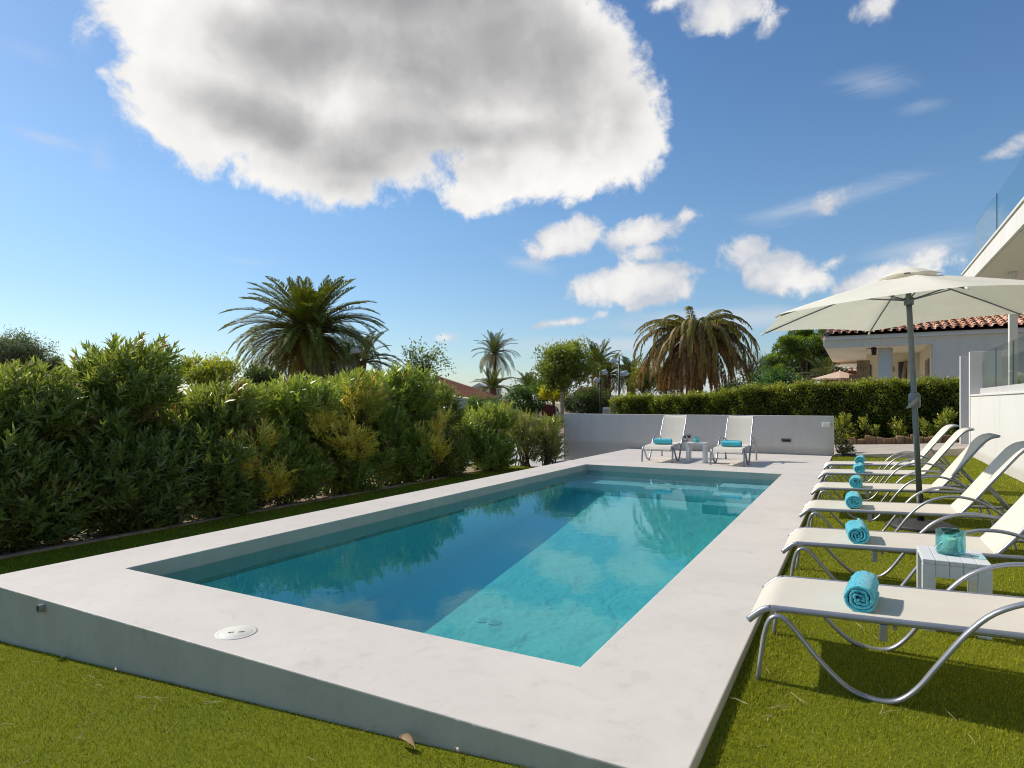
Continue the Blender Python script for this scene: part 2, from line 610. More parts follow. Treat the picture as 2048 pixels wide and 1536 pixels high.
def leaves(P, D, L, W, rg, fold=.18, curl=.1, nrm=None):
    """diamond leaves with a folded midrib: 4 vertices each"""
    n = len(P)
    rnd = rg.normal(size=(n, 3)) if nrm is None else nrm
    S = unit(np.cross(D, rnd))
    N = unit(np.cross(S, D))
    L = np.broadcast_to(np.asarray(L, float), (n,))[:, None]
    W = np.broadcast_to(np.asarray(W, float), (n,))[:, None]
    mid = P + D * L * .45
    V = np.stack([P, mid + S * W / 2 + N * W * fold, P + D * L - N * L * curl, mid - S * W / 2 + N * W * fold], 1)
    return V.reshape(-1, 3), np.arange(4 * n).reshape(n, 4)



# ================================================================ WORLD
SUN_EL, SUN_AZ = math.radians(41.5), math.radians(4)     # from -X, a touch from behind (+Y)
sun_dir = Vector((-math.cos(SUN_AZ) * math.cos(SUN_EL), math.sin(SUN_AZ) * math.cos(SUN_EL), math.sin(SUN_EL)))
sl = bpy.data.lights.new('sun', 'SUN')
sl.energy = 4.2
sl.angle = math.radians(.53)
sl.color = (1, .93, .82)
so = bpy.data.objects.new('sun', sl)
so.rotation_euler = sun_dir.to_track_quat('Z', 'Y').to_euler()
so.location = (-20, 0, 20)
C.objects.link(so)


def build_world():
    w = bpy.data.worlds.new('World')
    bpy.context.scene.world = w
    w.use_nodes = True
    nt = w.node_tree
    nt.nodes.clear()
    L = nt.links.new
    out = nd(nt, 'ShaderNodeOutputWorld')
    sky = nd(nt, 'ShaderNodeTexSky', sky_type='NISHITA')
    sky.sun_disc = False
    sky.sun_elevation = SUN_EL
    sky.sun_rotation = math.radians(-86)
    sky.altitude = 0
    sky.air_density = 1.0
    sky.dust_density = .25
    sky.ozone_density = 1.6
    hs = nd(nt, 'ShaderNodeHueSaturation')
    hs.inputs['Saturation'].default_value = SKY_SAT
    L(sky.outputs['Color'], hs.inputs['Color'])
    gm = nd(nt, 'ShaderNodeMix', data_type='RGBA', blend_type='MULTIPLY')
    gm.inputs[0].default_value = 1
    L(hs.outputs['Color'], gm.inputs[6])
    gm.inputs[7].default_value = (*SKY_TINT, 1)
    bg = nd(nt, 'ShaderNodeBackground')
    bg.inputs['Strength'].default_value = SKY_STR
    tc = nd(nt, 'ShaderNodeTexCoord')
    dirv = tc.outputs['Generated']

    def dot(v):
        n = nd(nt, 'ShaderNodeVectorMath', operation='DOT_PRODUCT')
        L(dirv, n.inputs[0])
        n.inputs[1].default_value = v
        return n.outputs['Value']

    def mth(op, a, b=None, c=None):
        n = nd(nt, 'ShaderNodeMath', operation=op)
        for i, x in enumerate((a, b, c)):
            if x is None:
                continue
            if isinstance(x, (int, float)):
                n.inputs[i].default_value = x
            else:
                L(x, n.inputs[i])
        return n.outputs[0]

    az = mth('ARCTAN2', dot((cs, sn, 0)), dot((-sn, cs, 0)))
    el = mth('ARCSINE', dot((0, 0, 1)))
    # haze towards the horizon is cooler and less bright than the plain sky model near the sun side
    gr = ramp(nt, el, [(0.0, (.58, .65, .75)), (.10, (.64, .74, .86)), (.28, (.73, .86, .97)), (.60, (.62, .79, .96))])
    gx_ = nd(nt, 'ShaderNodeMix', data_type='RGBA', blend_type='MULTIPLY')
    gx_.inputs[0].default_value = 1
    L(gm.outputs[2], gx_.inputs[6])
    L(gr.outputs['Color'], gx_.inputs[7])
    L(gx_.outputs[2], bg.inputs['Color'])
    cb = nd(nt, 'ShaderNodeCombineXYZ')
    L(az, cb.inputs[0])
    L(el, cb.inputs[1])
    uv = cb.outputs[0]

    def ang(px, py):
        r, v = (px - 1024) / FOC, (HOR - py) / FOC
        return math.atan(r), math.atan2(v, math.sqrt(1 + r * r))

    def field(blobs, k):
        prev = None
        for (px, py, rx, ry, rot) in blobs:
            u0, v0 = ang(px, py)
            ru = (ang(px + rx, py)[0] - ang(px - rx, py)[0]) / 2
            rv = (ang(px, py - ry)[1] - ang(px, py + ry)[1]) / 2
            mp = nd(nt, 'ShaderNodeMapping', vector_type='TEXTURE')
            L(uv, mp.inputs['Vector'])
            mp.inputs['Location'].default_value = (u0, v0, 0)
            mp.inputs['Rotation'].default_value = (0, 0, math.radians(rot))
            mp.inputs['Scale'].default_value = (ru, rv, 1)
            ln = nd(nt, 'ShaderNodeVectorMath', operation='LENGTH')
            L(mp.outputs['Vector'], ln.inputs[0])
            s_ = math.sqrt(ru * rv)
            f = mth('MULTIPLY_ADD', ln.outputs['Value'], -s_, s_)
            if prev is None:
                prev = f
            else:
                n = nd(nt, 'ShaderNodeMath', operation='SMOOTH_MAX')
                L(prev, n.inputs[0])
                L(f, n.inputs[1])
                n.inputs[2].default_value = k
                prev = n.outputs[0]
        return prev

    def sstep(x, a, b):
        n = nd(nt, 'ShaderNodeMapRange', interpolation_type='SMOOTHSTEP')
        L(x, n.inputs['Value'])
        n.inputs['From Min'].default_value = a
        n.inputs['From Max'].default_value = b
        return n.outputs['Result']

    nA = noise(nt, 7, 9, .60, dirv, .35).outputs['Fac']          # cauliflower edge
    nB = noise(nt, 3.6, 6, .55, dirv, .2).outputs['Fac']         # broad light and shade
    nC = noise(nt, 26, 6, .62, dirv, .3).outputs['Fac']          # small cloud edge
    mpw = nd(nt, 'ShaderNodeMapping')
    L(uv, mpw.inputs['Vector'])
    mpw.inputs['Scale'].default_value = (5, 26, 1)
    nW = noise(nt, 1.4, 6, .6, mpw.outputs['Vector'], .6).outputs['Fac']   # streaks

    big = [(458, 140, 258, 220, 0), (990, 338, 130, 56, 0), (316, 180, 142, 124, 0), (350, 255, 170, 75, -18), (560, 350, 130, 60, -14), (1110, 350, 110, 60, 8), (1235, 300, 110, 80, 0), (660, 190, 330, 215, 0), (960, 130, 330, 225, 0), (1190, 265, 150, 130, 0),
           (700, 20, 480, 160, 0), (680, 370, 110, 55, 10), (1010, 370, 130, 45, 0), (930, 405, 40, 28, 0), 
           (790, -160, 470, 200, 0)]
    small = [(1135, 478, 82, 38, 12), (1275, 468, 92, 32, 8), (1272, 568, 122, 46, 3), (1290, 505, 62, 24, 0), (1378, 430, 42, 15, 0),
             (1560, 545, 100, 42, -14), (1500, 500, 48, 32, 0), (1650, 532, 36, 16, 20), (1770, 565, 120, 30, 14), (1845, 522, 50, 24, 10),
             (890, 676, 30, 12, 0), (1128, 645, 66, 9, 5), (1208, 630, 17, 10, -10), (2005, 305, 62, 22, 18), (1660, 405, 36, 24, 30),
             (1440, 25, 100, 48, -8), (1330, 8, 50, 20, 0), (1760, 6, 36, 26, 20), (1540, 40, 40, 30, 20)]
    wisp = [(1050, 528, 72, 14, -14), (505, 523, 52, 7, 3), (285, 594, 52, 7, -3), (1640, 408, 190, 26, 8), (1450, 640, 300, 30, 0),
            (1180, 690, 240, 22, 0), (1740, 165, 90, 34, -10), (70, 108, 70, 16, 0), (90, 280, 90, 18, -8), (1860, 500, 140, 40, 0), (1850, 210, 50, 14, -5),
            (200, 320, 30, 40, 0), (165, 70, 16, 40, 0), (1300, 780, 500, 40, 0)]
    Fb = field(big, .03)
    Fs = field([(a, b, c * 1.14, d * 1.22, e_) for a, b, c, d, e_ in small], .008)
    Fw = field(wisp, .01)
    # big cloud
    sunv = tuple(sun_dir)

    def relief(scale, detail, rough, dist, step):
        ad = nd(nt, 'ShaderNodeVectorMath', operation='MULTIPLY_ADD')
        ad.inputs[0].default_value = sunv
        ad.inputs[1].default_value = (step, step, step)
        L(dirv, ad.inputs[2])
        return noise(nt, scale, detail, rough, ad.outputs[0], dist).outputs['Fac']
    rl = mth('ADD', mth('MULTIPLY', mth('SUBTRACT', noise(nt, 5.5, 3.0, .5, dirv, .3).outputs['Fac'], relief(5.5, 3.0, .5, .3, .05)), 1.25), mth('MULTIPLY', mth('SUBTRACT', noise(nt, 17, 3.0, .5, dirv, .3).outputs['Fac'], relief(17, 3.0, .5, .3, .018)), .42))
    eB = mth('MULTIPLY_ADD', nA, .17, -.085)
    eC = mth('MULTIPLY_ADD', nC, .06, -.03)
    dB = mth('ADD', mth('ADD', Fb, eB), eC)
    aB = sstep(dB, -.006, .024)
    # bigger depth inside the cloud -> greyer belly, broken up by broad noise
    belly = field([(1000, 120, 290, 150, 0), (640, 90, 260, 90, 6), (520, 250, 250, 60, -14), (960, 280, 260, 70, 4), (760, -40, 420, 120, 0), (700, 340, 150, 40, 0)], .04)
    inner = mth('ADD', belly, mth('MULTIPLY_ADD', nB, .24, -.12))
    inner = mth('ADD', inner, mth('MULTIPLY_ADD', nA, .16, -.08))
    gB = mth('MULTIPLY', sstep(inner, -.10, .13), sstep(Fb, -.01, .07))
    gB = mth('SUBTRACT', mth('MULTIPLY_ADD', gB, .94, .06), mth('MULTIPLY', rl, .62))
    # small cumulus
    dS = mth('ADD', mth('ADD', Fs, mth('MULTIPLY_ADD', nC, .07, -.035)), mth('MULTIPLY_ADD', nA, .05, -.026))
    aS = mth('MULTIPLY', sstep(dS, -.003, .020), .94)
    gS = mth('ADD', sstep(mth('ADD', Fs, mth('MULTIPLY_ADD', nC, .09, -.045)), -.01, .06), mth('MULTIPLY', rl, 2.4))
    dW = mth('ADD', Fw, mth('MULTIPLY_ADD', nW, .07, -.035))
    aW = mth('MULTIPLY', sstep(dW, -.01, .06), .62)

    def bgcol(fac, stops, strength):
        r = ramp(nt, fac, stops)
        b = nd(nt, 'ShaderNodeBackground')
        L(r.outputs['Color'], b.inputs['Color'])
        b.inputs['Strength'].default_value = strength
        return b.outputs[0]

    cB = bgcol(gB, [(0, (.98, .96, .93)), (.15, (.90, .88, .855)), (.45, (.66, .65, .645)), (.75, (.48, .478, .48)), (1, (.38, .382, .395))], 1)
    cS = bgcol(gS, [(0, (.60, .63, .69)), (.35, (.76, .76, .78)), (.75, (.90, .88, .86)), (1, (.95, .93, .90))], 1)
    cW = bgcol(nW, [(0, (.56, .62, .72)), (1, (.74, .78, .83))], 1)

    def mix(fac, a, b):
        n = nd(nt, 'ShaderNodeMixShader')
        L(fac, n.inputs[0])
        L(a, n.inputs[1])
        L(b, n.inputs[2])
        return n.outputs[0]

    s_ = mix(aW, bg.outputs[0], cW)
    s_ = mix(aS, s_, cS)
    s_ = mix(aB, s_, cB)
    L(s_, out.inputs['Surface'])


SKY_SAT, SKY_TINT, SKY_STR = 1.10, (1.05, 1.0, .93), .145
build_world()

# ================================================================ SETTING
DXL, DXR, DYN, DYF = -5.92, -.54, 2.25, 18.04
PXL, PXR, PYN, PYF = -5.24, -1.24, 3.0, 13.0
WATER = -.13


def lawn_z(X, Y):
    z = np.interp(X, [-6.2, -5.5, -3.2, -1.8, -.6, -.3], [-.41, -.40, -.255, -.165, -.072, -.062])
    z = z + .030 * np.clip((Y - 2.2) / 2.5, 0, 1) * np.clip((X + .6) / .1, 0, 1)
    t = np.clip((Y - 15.5) / 2.5, 0, 1) * np.clip((X + .6) / .1, 0, 1)
    return z + .03 * t


def ground_z(X, Y):
    a = lawn_z(X, np.minimum(Y, 14.0)) - .09
    t = np.clip((Y - 17.0) / 7, 0, 1)
    t = t * t * (3 - 2 * t)
    return a * (1 - t) + .06 * t


# ground sheet to the horizon
gx = np.concatenate([[-1500, -400, -120, -60, -40], np.arange(-30, 20.1, 1.0), [30, 60, 120, 400, 1500]])
gy = np.concatenate([[-1500, -300, -60, -20], np.arange(-8, 40.1, 1.0), [50, 70, 120, 300, 700, 1800]])
X, Y = np.meshgrid(gx, gy)
Z = ground_z(X, Y) + .015 * np.sin(X * 1.7) * np.cos(Y * 1.3)
V = np.stack([X, Y, Z], -1).reshape(-1, 3)
nx, ny = len(gx), len(gy)
I = np.arange(nx * ny).reshape(ny, nx)
F = np.stack([I[:-1, :-1], I[:-1, 1:], I[1:, 1:], I[1:, :-1]], -1).reshape(-1, 4)
# leave the pool hole open
cx = V[F].mean(1)
hole = (cx[:, 0] > -5.6) & (cx[:, 0] < -1.0) & (cx[:, 1] > 2.6) & (cx[:, 1] < 13.3)
g = link('ground', np_mesh('ground', V, F[~hole], smooth=True), 'soil')
tag(g, kind='structure')


def sheet(name, x0, x1, y0, y1, step, zf, mat):
    xs = np.linspace(x0, x1, max(2, int((x1 - x0) / step) + 1))
    ys = np.linspace(y0, y1, max(2, int((y1 - y0) / step) + 1))
    X, Y = np.meshgrid(xs, ys)
    V = np.stack([X, Y, zf(X, Y)], -1).reshape(-1, 3)
    I = np.arange(len(xs) * len(ys)).reshape(len(ys), len(xs))
    F = np.stack([I[:-1, :-1], I[:-1, 1:], I[1:, 1:], I[1:, :-1]], -1).reshape(-1, 4)
    return V, F


def join(parts):
    Vs, Fs, n = [], [], 0
    for V, F in parts:
        Vs.append(V)
        Fs.append(F + n)
        n += len(V)
    return np.concatenate(Vs), np.concatenate(Fs)


V, F = join([sheet('', -8.46, DXL, -5, 15.6, .4, lawn_z, None), sheet('', DXL, DXR, -5, DYN + .02, .3, lawn_z, None),
             sheet('', DXR, 2.56, -5, 18.2, .3, lawn_z, None), sheet('', 1.75, 2.56, 18.2, 19.7, .3, lambda a, b: lawn_z(a, b) + .004 * (b - 18.2), None)])
tag(link('lawn', np_mesh('lawn', V, F, smooth=True), 'lawn'), kind='structure')


# grass blades: short artificial turf
def blades(x0, x1, y0, y1, dens, w, h, seed, seg=None):
    rg = np.random.default_rng(seed)
    n = int((x1 - x0) * (y1 - y0) * dens)
    x = rg.uniform(x0, x1, n)
    y = rg.uniform(y0, y1, n)
    z = lawn_z(x, y) - .004
    a = rg.uniform(0, 2 * PI, n)
    lean = rg.uniform(.1, .75, n)
    la = rg.normal(.4, 1.2, n)
    hh = h * rg.uniform(.6, 1.15, n)
    P = np.stack([x, y, z], -1)
    s = np.stack([np.cos(a), np.sin(a), np.zeros(n)], -1) * (w * rg.uniform(.7, 1.3, n))[:, None] / 2
    up = np.stack([np.sin(lean) * np.cos(la), np.sin(lean) * np.sin(la), np.cos(lean)], -1) * hh[:, None]
    V = np.stack([P - s, P + s, P + up], 1).reshape(-1, 3)
    F = np.arange(3 * n).reshape(n, 3)
    patch = .5 + .25 * np.sin(x * 2.1 + 1.3 * np.sin(y * 1.7)) + .25 * np.sin(y * 3.1 + x)
    m = np.clip(rg.normal(.46, .33, n) + .18 * (patch - .5), 0, 1)[:, None]
    col = (1 - m) * np.array([.10, .125, .003]) + m * np.array([.60, .575, .022])
    dry = rg.random(n) < .035
    col[dry] = np.array([.60, .52, .24]) * rg.uniform(.7, 1.1, (dry.sum(), 1))
    T = np.repeat(col, 3, 0).reshape(n, 3, 3)
    T[:, :2] *= .72  # blade roots darkened: the turf's self-shadow put into the colour
    return V, F, T.reshape(-1, 3)


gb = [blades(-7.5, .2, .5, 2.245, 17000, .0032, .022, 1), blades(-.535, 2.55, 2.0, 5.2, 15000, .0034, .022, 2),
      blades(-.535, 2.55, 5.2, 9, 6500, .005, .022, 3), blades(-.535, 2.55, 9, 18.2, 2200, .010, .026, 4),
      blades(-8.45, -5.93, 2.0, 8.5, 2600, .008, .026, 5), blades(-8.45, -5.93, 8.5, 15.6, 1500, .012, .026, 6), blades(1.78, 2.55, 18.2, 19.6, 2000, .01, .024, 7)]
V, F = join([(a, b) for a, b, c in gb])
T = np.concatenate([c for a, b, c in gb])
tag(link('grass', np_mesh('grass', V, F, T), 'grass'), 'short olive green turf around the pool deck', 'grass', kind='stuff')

# deck slab with the opening
bm = MB()
o4 = [(DXL, DYN), (DXR, DYN), (DXR, DYF), (DXL, DYF)]
i4 = [(PXL, PYN), (PXR, PYN), (PXR, PYF), (PXL, PYF)]
b_ = bm.bm
to = [b_.verts.new((x, y, 0)) for x, y in o4]
ti = [b_.verts.new((x, y, 0)) for x, y in i4]
bo = [b_.verts.new((x, y, -.62)) for x, y in o4]
bi = [b_.verts.new((x, y, -.30)) for x, y in i4]
for k in range(4):
    j = (k + 1) % 4
    b_.faces.new((to[k], to[j], ti[j], ti[k]))
    b_.faces.new((bo[k], bo[j], to[j], to[k]))
    b_.faces.new((ti[k], ti[j], bi[j], bi[k]))
tag(bm.build('pool_deck', 'cement', bevel=.007, seg=2), kind='structure')

# pool basin under the water line
bm = MB()
e = .012
fz = lambda y: np.interp(y, [3.0, 5.5, 9.0, 12.0, 13.0], [-1.16, -1.08, -.83, -.58, -.54])
x0, x1, y0, y1 = PXL + .0, PXR - .0, PYN + .0, PYF - .0
ys = [y0, 5.5, 9.0, 12.0, y1]
zt = -.296
for a, b in zip(ys, ys[1:]):
    za, zb = float(fz(a)), float(fz(b))
    bm.poly([(x0, a, za), (x1, a, za), (x1, b, zb), (x0, b, zb)])
    bm.poly([(x0, a, zt), (x0, a, za), (x0, b, zb), (x0, b, zt)])
    bm.poly([(x1, b, zt), (x1, b, zb), (x1, a, za), (x1, a, zt)])
bm.poly([(x0, y0, zt), (x1, y0, zt), (x1, y0, float(fz(y0))), (x0, y0, float(fz(y0)))])
bm.poly([(x1, y1, zt), (x0, y1, zt), (x0, y1, float(fz(y1))), (x1, y1, float(fz(y1)))])
# bench along the far wall and corner steps
bm.box((x0 + .003, 12.40, -1.0), (-2.303, y1 - .003, -.33))
bm.box((-2.30, 12.38, -1.0), (x1 - .003, y1 - .003, -.235))
bm.box((-2.36, 11.95, -1.05), (x1 - .003, 12.377, -.35))
bm.box((-2.42, 11.50, -1.1), (x1 - .003, 11.947, -.46))
tag(bm.build('pool_basin', 'pool'), kind='structure')

bm = MB()
bm.box((PXL - .01, PYN - .01, -1.45), (PXR + .01, PYF + .01, WATER))
tag(bm.build('pool_water', 'water'), kind='structure')

# path behind, bed, pavement, road
bm = MB()
pz = lambda x: .0 + .065 * max(0, x + .5)
P = [(-.42, 18.10), (1.2, 18.3), (1.75, 19.2), (2.56, 19.68), (3.6, 19.68), (3.6, 22.1), (1.2, 22.1), (-1.6, 22.1), (-1.6, 18.3), (-.62, 18.3)]
bm.poly([(x, y, pz(x) + .012) for x, y in P])
for (xa, ya), (xb, yb) in zip(P, P[1:] + P[:1]):
    bm.poly([(xa, ya, pz(xa) + .012), (xb, yb, pz(xb) + .012), (xb, yb, -.3), (xa, ya, -.3)])
tag(bm.build('path', 'path'), kind='structure')
bm = MB()
bm.poly([(-11, 22.4, .03), (3.6, 22.4, .20), (3.6, 25.2, .22), (-11, 25.2, .10)])
tag(bm.build('ground_bed', 'bed'), kind='structure')
bm = MB()
V, F = sheet('', -12.5, -6.1, 15.75, 22.0, .5, lambda a, b: ground_z(a, b) + .05, None)
tag(link('pavement', np_mesh('pavement', V, F), 'pale'), kind='structure')
bm = MB()
bm.box((-8.58, -3, -.60), (-8.47, 15.4, -.385))
k = bm.build('kerb', 'kerb', bevel=.012)
tag(k, kind='structure')
bm = MB()
bm.poly([(-9, 25.21, .17), (6, 25.21, .23), (6, 46, .24), (-9, 46, .18)])
tag(bm.build('pavement', 'pale'), kind='structure')  # unseen pale slab added to bounce light into the veranda
bm = MB()
bm.poly([(-60, 31, .085), (-9.2, 31, .085), (-9.2, 36, .085), (-60, 36, .085)])
tag(bm.build('road', 'asphalt'), kind='structure')

# ================================================================ POOL FITTINGS
t = empty('skimmer_lid', (-3.20, 2.47, 0), 0, 'round white skimmer lid set flush in the near pool deck', 'skimmer lid')
M['lid'] = simple('cream_plastic_lid', (.72, .69, .60), .55, var=.03)
MB().lathe([(.101, -.02), (.118, -.02), (.118, .0015), (.101, .002)], seg=40).build('rim', 'lid', t)
MB().lathe([(.0985, -.02), (.0985, .001), (.097, .0022), (.0, .0026)], seg=40, caps=False).build('lid', 'lid', t)
for s_ in (-1, 1):
    bm = MB()
    d = Vector((.77, .64, 0)) * s_
    n_ = Vector((-.64, .77, 0))
    c0 = d * .028
    bm.poly([tuple(c0 + n_ * .012 + Vector((0, 0, .0034))), tuple(c0 - n_ * .012 + Vector((0, 0, .0034))), tuple(c0 + d * .022 + Vector((0, 0, .0034)))])
    for q in (.004, .010):
        a0 = c0 - d * q
        bm.poly([tuple(a0 + n_ * .012 + Vector((0, 0, .0034))), tuple(a0 - n_ * .012 + Vector((0, 0, .0034))), tuple(a0 - n_ * .012 - d * .003 + Vector((0, 0, .0034))), tuple(a0 + n_ * .012 - d * .003 + Vector((0, 0, .0034)))])
    bm.build('arrow_mark', 'dark', t)

t = empty('overflow_pipe', (-4.90, 2.25, -.055), 0, 'small grey pipe stub sticking out of the deck front', 'pipe')
pm = MB()
seg = 20
for r0, r1, yy in ((.028, .028, (.01, -.035)), (.028, .021, (-.035, -.035)), (.021, .021, (-.035, .005))):
    a = [pm.bm.verts.new((r0 * math.cos(2 * PI * k / seg), yy[0], r0 * math.sin(2 * PI * k / seg))) for k in range(seg)]
    b = [pm.bm.verts.new((r1 * math.cos(2 * PI * k / seg), yy[1], r1 * math.sin(2 * PI * k / seg))) for k in range(seg)]
    for k in range(seg):
        pm.bm.faces.new((a[k], a[(k + 1) % seg], b[(k + 1) % seg], b[k]))
pm.build('sleeve', 'greyplastic', t)
MB().tube([(0, .004, 0), (0, -.006, 0)], .0212, 20).build('bore', 'black', t)

t = empty('pool_drain', (-3.55, 5.95, float(fz(5.95)) + .004), 0, 'pale oval grille drain on the pool floor', 'drain')
M['drain'] = simple('pool_coloured_plastic', (.58, .76, .77), .6, var=.03)
for s_ in (-1, 1):
    bm = MB()
    bm.lathe([(.085, -.004), (.085, .001), (.08, .004), (0, .004)], (s_ * .078, 0, 0), 28, False)
    for k in range(5):
        bm.box((s_ * .078 - .045, -.046 + k * .02, .0045), (s_ * .078 + .045, -.040 + k * .02, .0075))
    bm.build('grille', 'pool', t)

# ================================================================ GARDEN WALL
t = empty('garden_wall', (0, 0, 0), 0, 'low white rendered wall, toned grey as in shade, closing the far end of the pool deck', 'wall')
bm = MB()
bm.box((-8.03, DYF, -.60), (-.50, DYF + .18, 1.02))
bm.build('wall', 'shadegrey', t, bevel=.008)


def step_light(x, y, z, label):
    t = empty('step_light', (x, y, z), 0, label, 'wall light', 'recessed wall lights')
    bm = MB()
    bm.box((-.125, -.012, -.05), (.125, .01, -.032)).box((-.125, -.012, .032), (.125, .01, .05)).box((-.125, -.012, -.032), (-.105, .01, .032)).box((.105, -.012, -.032), (.125, .01, .032))
    bm.build('frame', 'greyplastic', t, bevel=.003)
    MB().box((-.104, -.006, -.031), (.104, .008, .031)).build('lens', 'black', t)


step_light(-1.62, DYF - .004, .365, 'recessed wall light with dark lens near the right end of the garden wall')
step_light(-4.22, DYF - .004, .40, 'recessed wall light half hidden behind the left lounger at the wall')
t = empty('wall_socket', (-.68, DYF - .004, .795), 0, 'white weatherproof socket box at top right of the garden wall', 'socket')
MB().box((-.095, -.04, -.06), (.095, .004, .06)).build('box', 'whiteplastic', t, bevel=.01)
MB().box((-.08, -.048, -.045), (-.005, -.04, .045)).box((.005, -.048, -.045), (.08, -.048 + .008, .045)).build('cover', 'whiteplastic', t, bevel=.004)

# ================================================================ SUN LOUNGERS
H0 = .05


def lounger_proto():
    """foot end at -X, back at +X, origin on the ground under the middle; outer width .70"""
    root = empty('sun_lounger', (0, 0, 0))
    ox = .45    # profile was surveyed with the foot at X=-.44
    W = .335
    # seat rails
    rail = [(-.49, .285), (-.455, .318), (-.42, .347), (-.38, .362), (-.33, .364), (.1, .378), (.5, .392), (.85, .404), (1.22, .415)]
    for s in (-1, 1):
        MB().tube(smooth_path([(x + ox, s * (W - .022), z) for x, z in rail], 4), .0165, 12).build('seat_rail', 'alu', root)
    leg = [(-.44, .0), (-.425, .12), (-.408, .24), (-.385, .312), (-.35, .337), (-.312, .326), (-.27, .285), (-.16, .155), (-.05, .055), (.03, .022),
           (.11, .0145), (.18, .038), (.25, .11), (.33, .235), (.43, .385), (.53, .492), (.66, .557), (.79, .575), (.92, .552), (1.04, .49), (1.15, .405), (1.225, .31), (1.285, .18), (1.32, .0)]
    for s in (-1, 1):
        MB().tube(smooth_path([(x + ox, s * (W + .014), z) for x, z in leg], 4), .020, 14, flat=.6, ref=(0, 1, 0)).build('leg_tube', 'alu', root)
    # seat sling between rails, sagging slightly
    xs = np.concatenate([np.linspace(-.49, -.33, 9), np.linspace(-.25, .83, 16)])
    zr = np.interp(xs, [p[0] for p in rail], [p[1] for p in rail])
    ts = np.linspace(-1, 1, 9)
    V = np.array([[x + ox, t_ * (W - .03), z + .012 - .016 * (1 - t_ * t_) * min(1, (x + .49) / .25)] for x, z in zip(xs, zr) for t_ in ts])
    n = len(ts)
    I = np.arange(len(V)).reshape(-1, n)
    F = np.stack([I[:-1, :-1], I[:-1, 1:], I[1:, 1:], I[1:, :-1]], -1).reshape(-1, 4)
    link('seat_sling', np_mesh('seat_sling', V, F, smooth=True), 'sling', root)
    # back: two side tubes, top bar, sling
    back = [(.80, .395), (.90, .515), (1.06, .735), (1.20, .925), (1.255, .99), (1.305, 1.025), (1.36, 1.04)]
    W2 = .285
    side = smooth_path([(x + ox, 0, z) for x, z in back], 5)
    pts = [Vector((p.x, -W2, p.z)) for p in side]
    top = [Vector((1.375 + ox, -W2 + .03, 1.042)), Vector((1.38 + ox, 0, 1.043)), Vector((1.375 + ox, W2 - .03, 1.042))]
    pts2 = [Vector((p.x, W2, p.z)) for p in reversed(side)]
    MB().tube(pts + top + pts2, .0135, 12, ref=(0, 1, 0)).build('back_frame', 'alu', root)
    bx = np.array([p[0] for p in back])
    s_l = np.linspace(0, 1, 22)
    prof = [Vector((p.x, 0, p.z)) for p in side]
    V = []
    for q in s_l:
        p = prof[min(int(q * (len(prof) - 1)), len(prof) - 1)]
        for t_ in ts:
            V.append((p.x - .008 + .02 * (1 - t_ * t_) * .6, t_ * (W2 - .004), p.z + .009 - .012 * (1 - t_ * t_)))
    V = np.array(V)
    I = np.arange(len(V)).reshape(-1, n)
    F = np.stack([I[:-1, :-1], I[:-1, 1:], I[1:, 1:], I[1:, :-1]], -1).reshape(-1, 4)
    link('back_sling', np_mesh('back_sling', V, F, smooth=True), 'sling', root)
    # cross bars
    for (x, z, w) in ((-.40, .262, W + .0), (.16, .345, W - .03), (.74, .372, W - .03), (1.20, .40, W - .03)):
        MB().tube([(x + ox, -w, z), (x + ox, w, z)], .0095, 10).build('cross_bar', 'alu', root)
    # short stop blocks under the rails
    for s in (-1, 1):
        MB().box((.095 + ox, s * (W - .022) - .012, .285), (.13 + ox, s * (W - .022) + .012, .362)).build('stop_block', 'alu', root, bevel=.005)
    # back prop: ladder strut behind the back
    bm = MB()
    for s in (-1, 1):
        bm.tube([(1.03 + ox, s * .2, .68), (1.24 + ox, s * .2, .41)], .010, 8)
    bm.tube([(1.24 + ox, -.26, .41), (1.24 + ox, .26, .41)], .010, 8)
    bm.build('back_prop', 'alu', root)
    return root


L0 = lounger_proto()
LY = [3.76, 5.44, 7.14, 8.87, 10.60, 12.10]
lab = ['cream sling sun lounger nearest the camera, its grey legs on the grass in front',
       'cream sling lounger beside the white table with the glass candle, second of the lawn row',
       'cream lounger between the table and the parasol base, its back half in parasol shade',
       'cream lounger just behind the parasol pole, fourth of the row on the grass',
       'cream lounger second from the far end of the row on the grass',
       'cream lounger at the far end of the lawn row, next to the path']
LX = -.45 - .0
for i, (y, lb) in enumerate(zip(LY, lab)):
    o = L0 if i == 0 else copy_tree(L0)
    o.location = (-.45, y, -.056 if y < 9 else -.044)
    o.rotation_euler = (0, 0, math.radians([0, .4, -.3, .3, -.6, 1.0][i]))
    tag(o, lb, 'sun lounger', 'sun loungers in a row on the lawn')
AX = [(-3.99, 14.18, 'left of the two cream loungers standing against the garden wall'), (-2.44, 14.10, 'right of the two cream loungers standing against the garden wall')]
for (x, y, lb), rz in zip(AX, (90.5, 89.5)):
    o = copy_tree(L0)
    o.location = (x, y, .001)
    o.rotation_euler = (0, 0, math.radians(rz))
    tag(o, lb, 'sun lounger', 'sun loungers by the far wall')


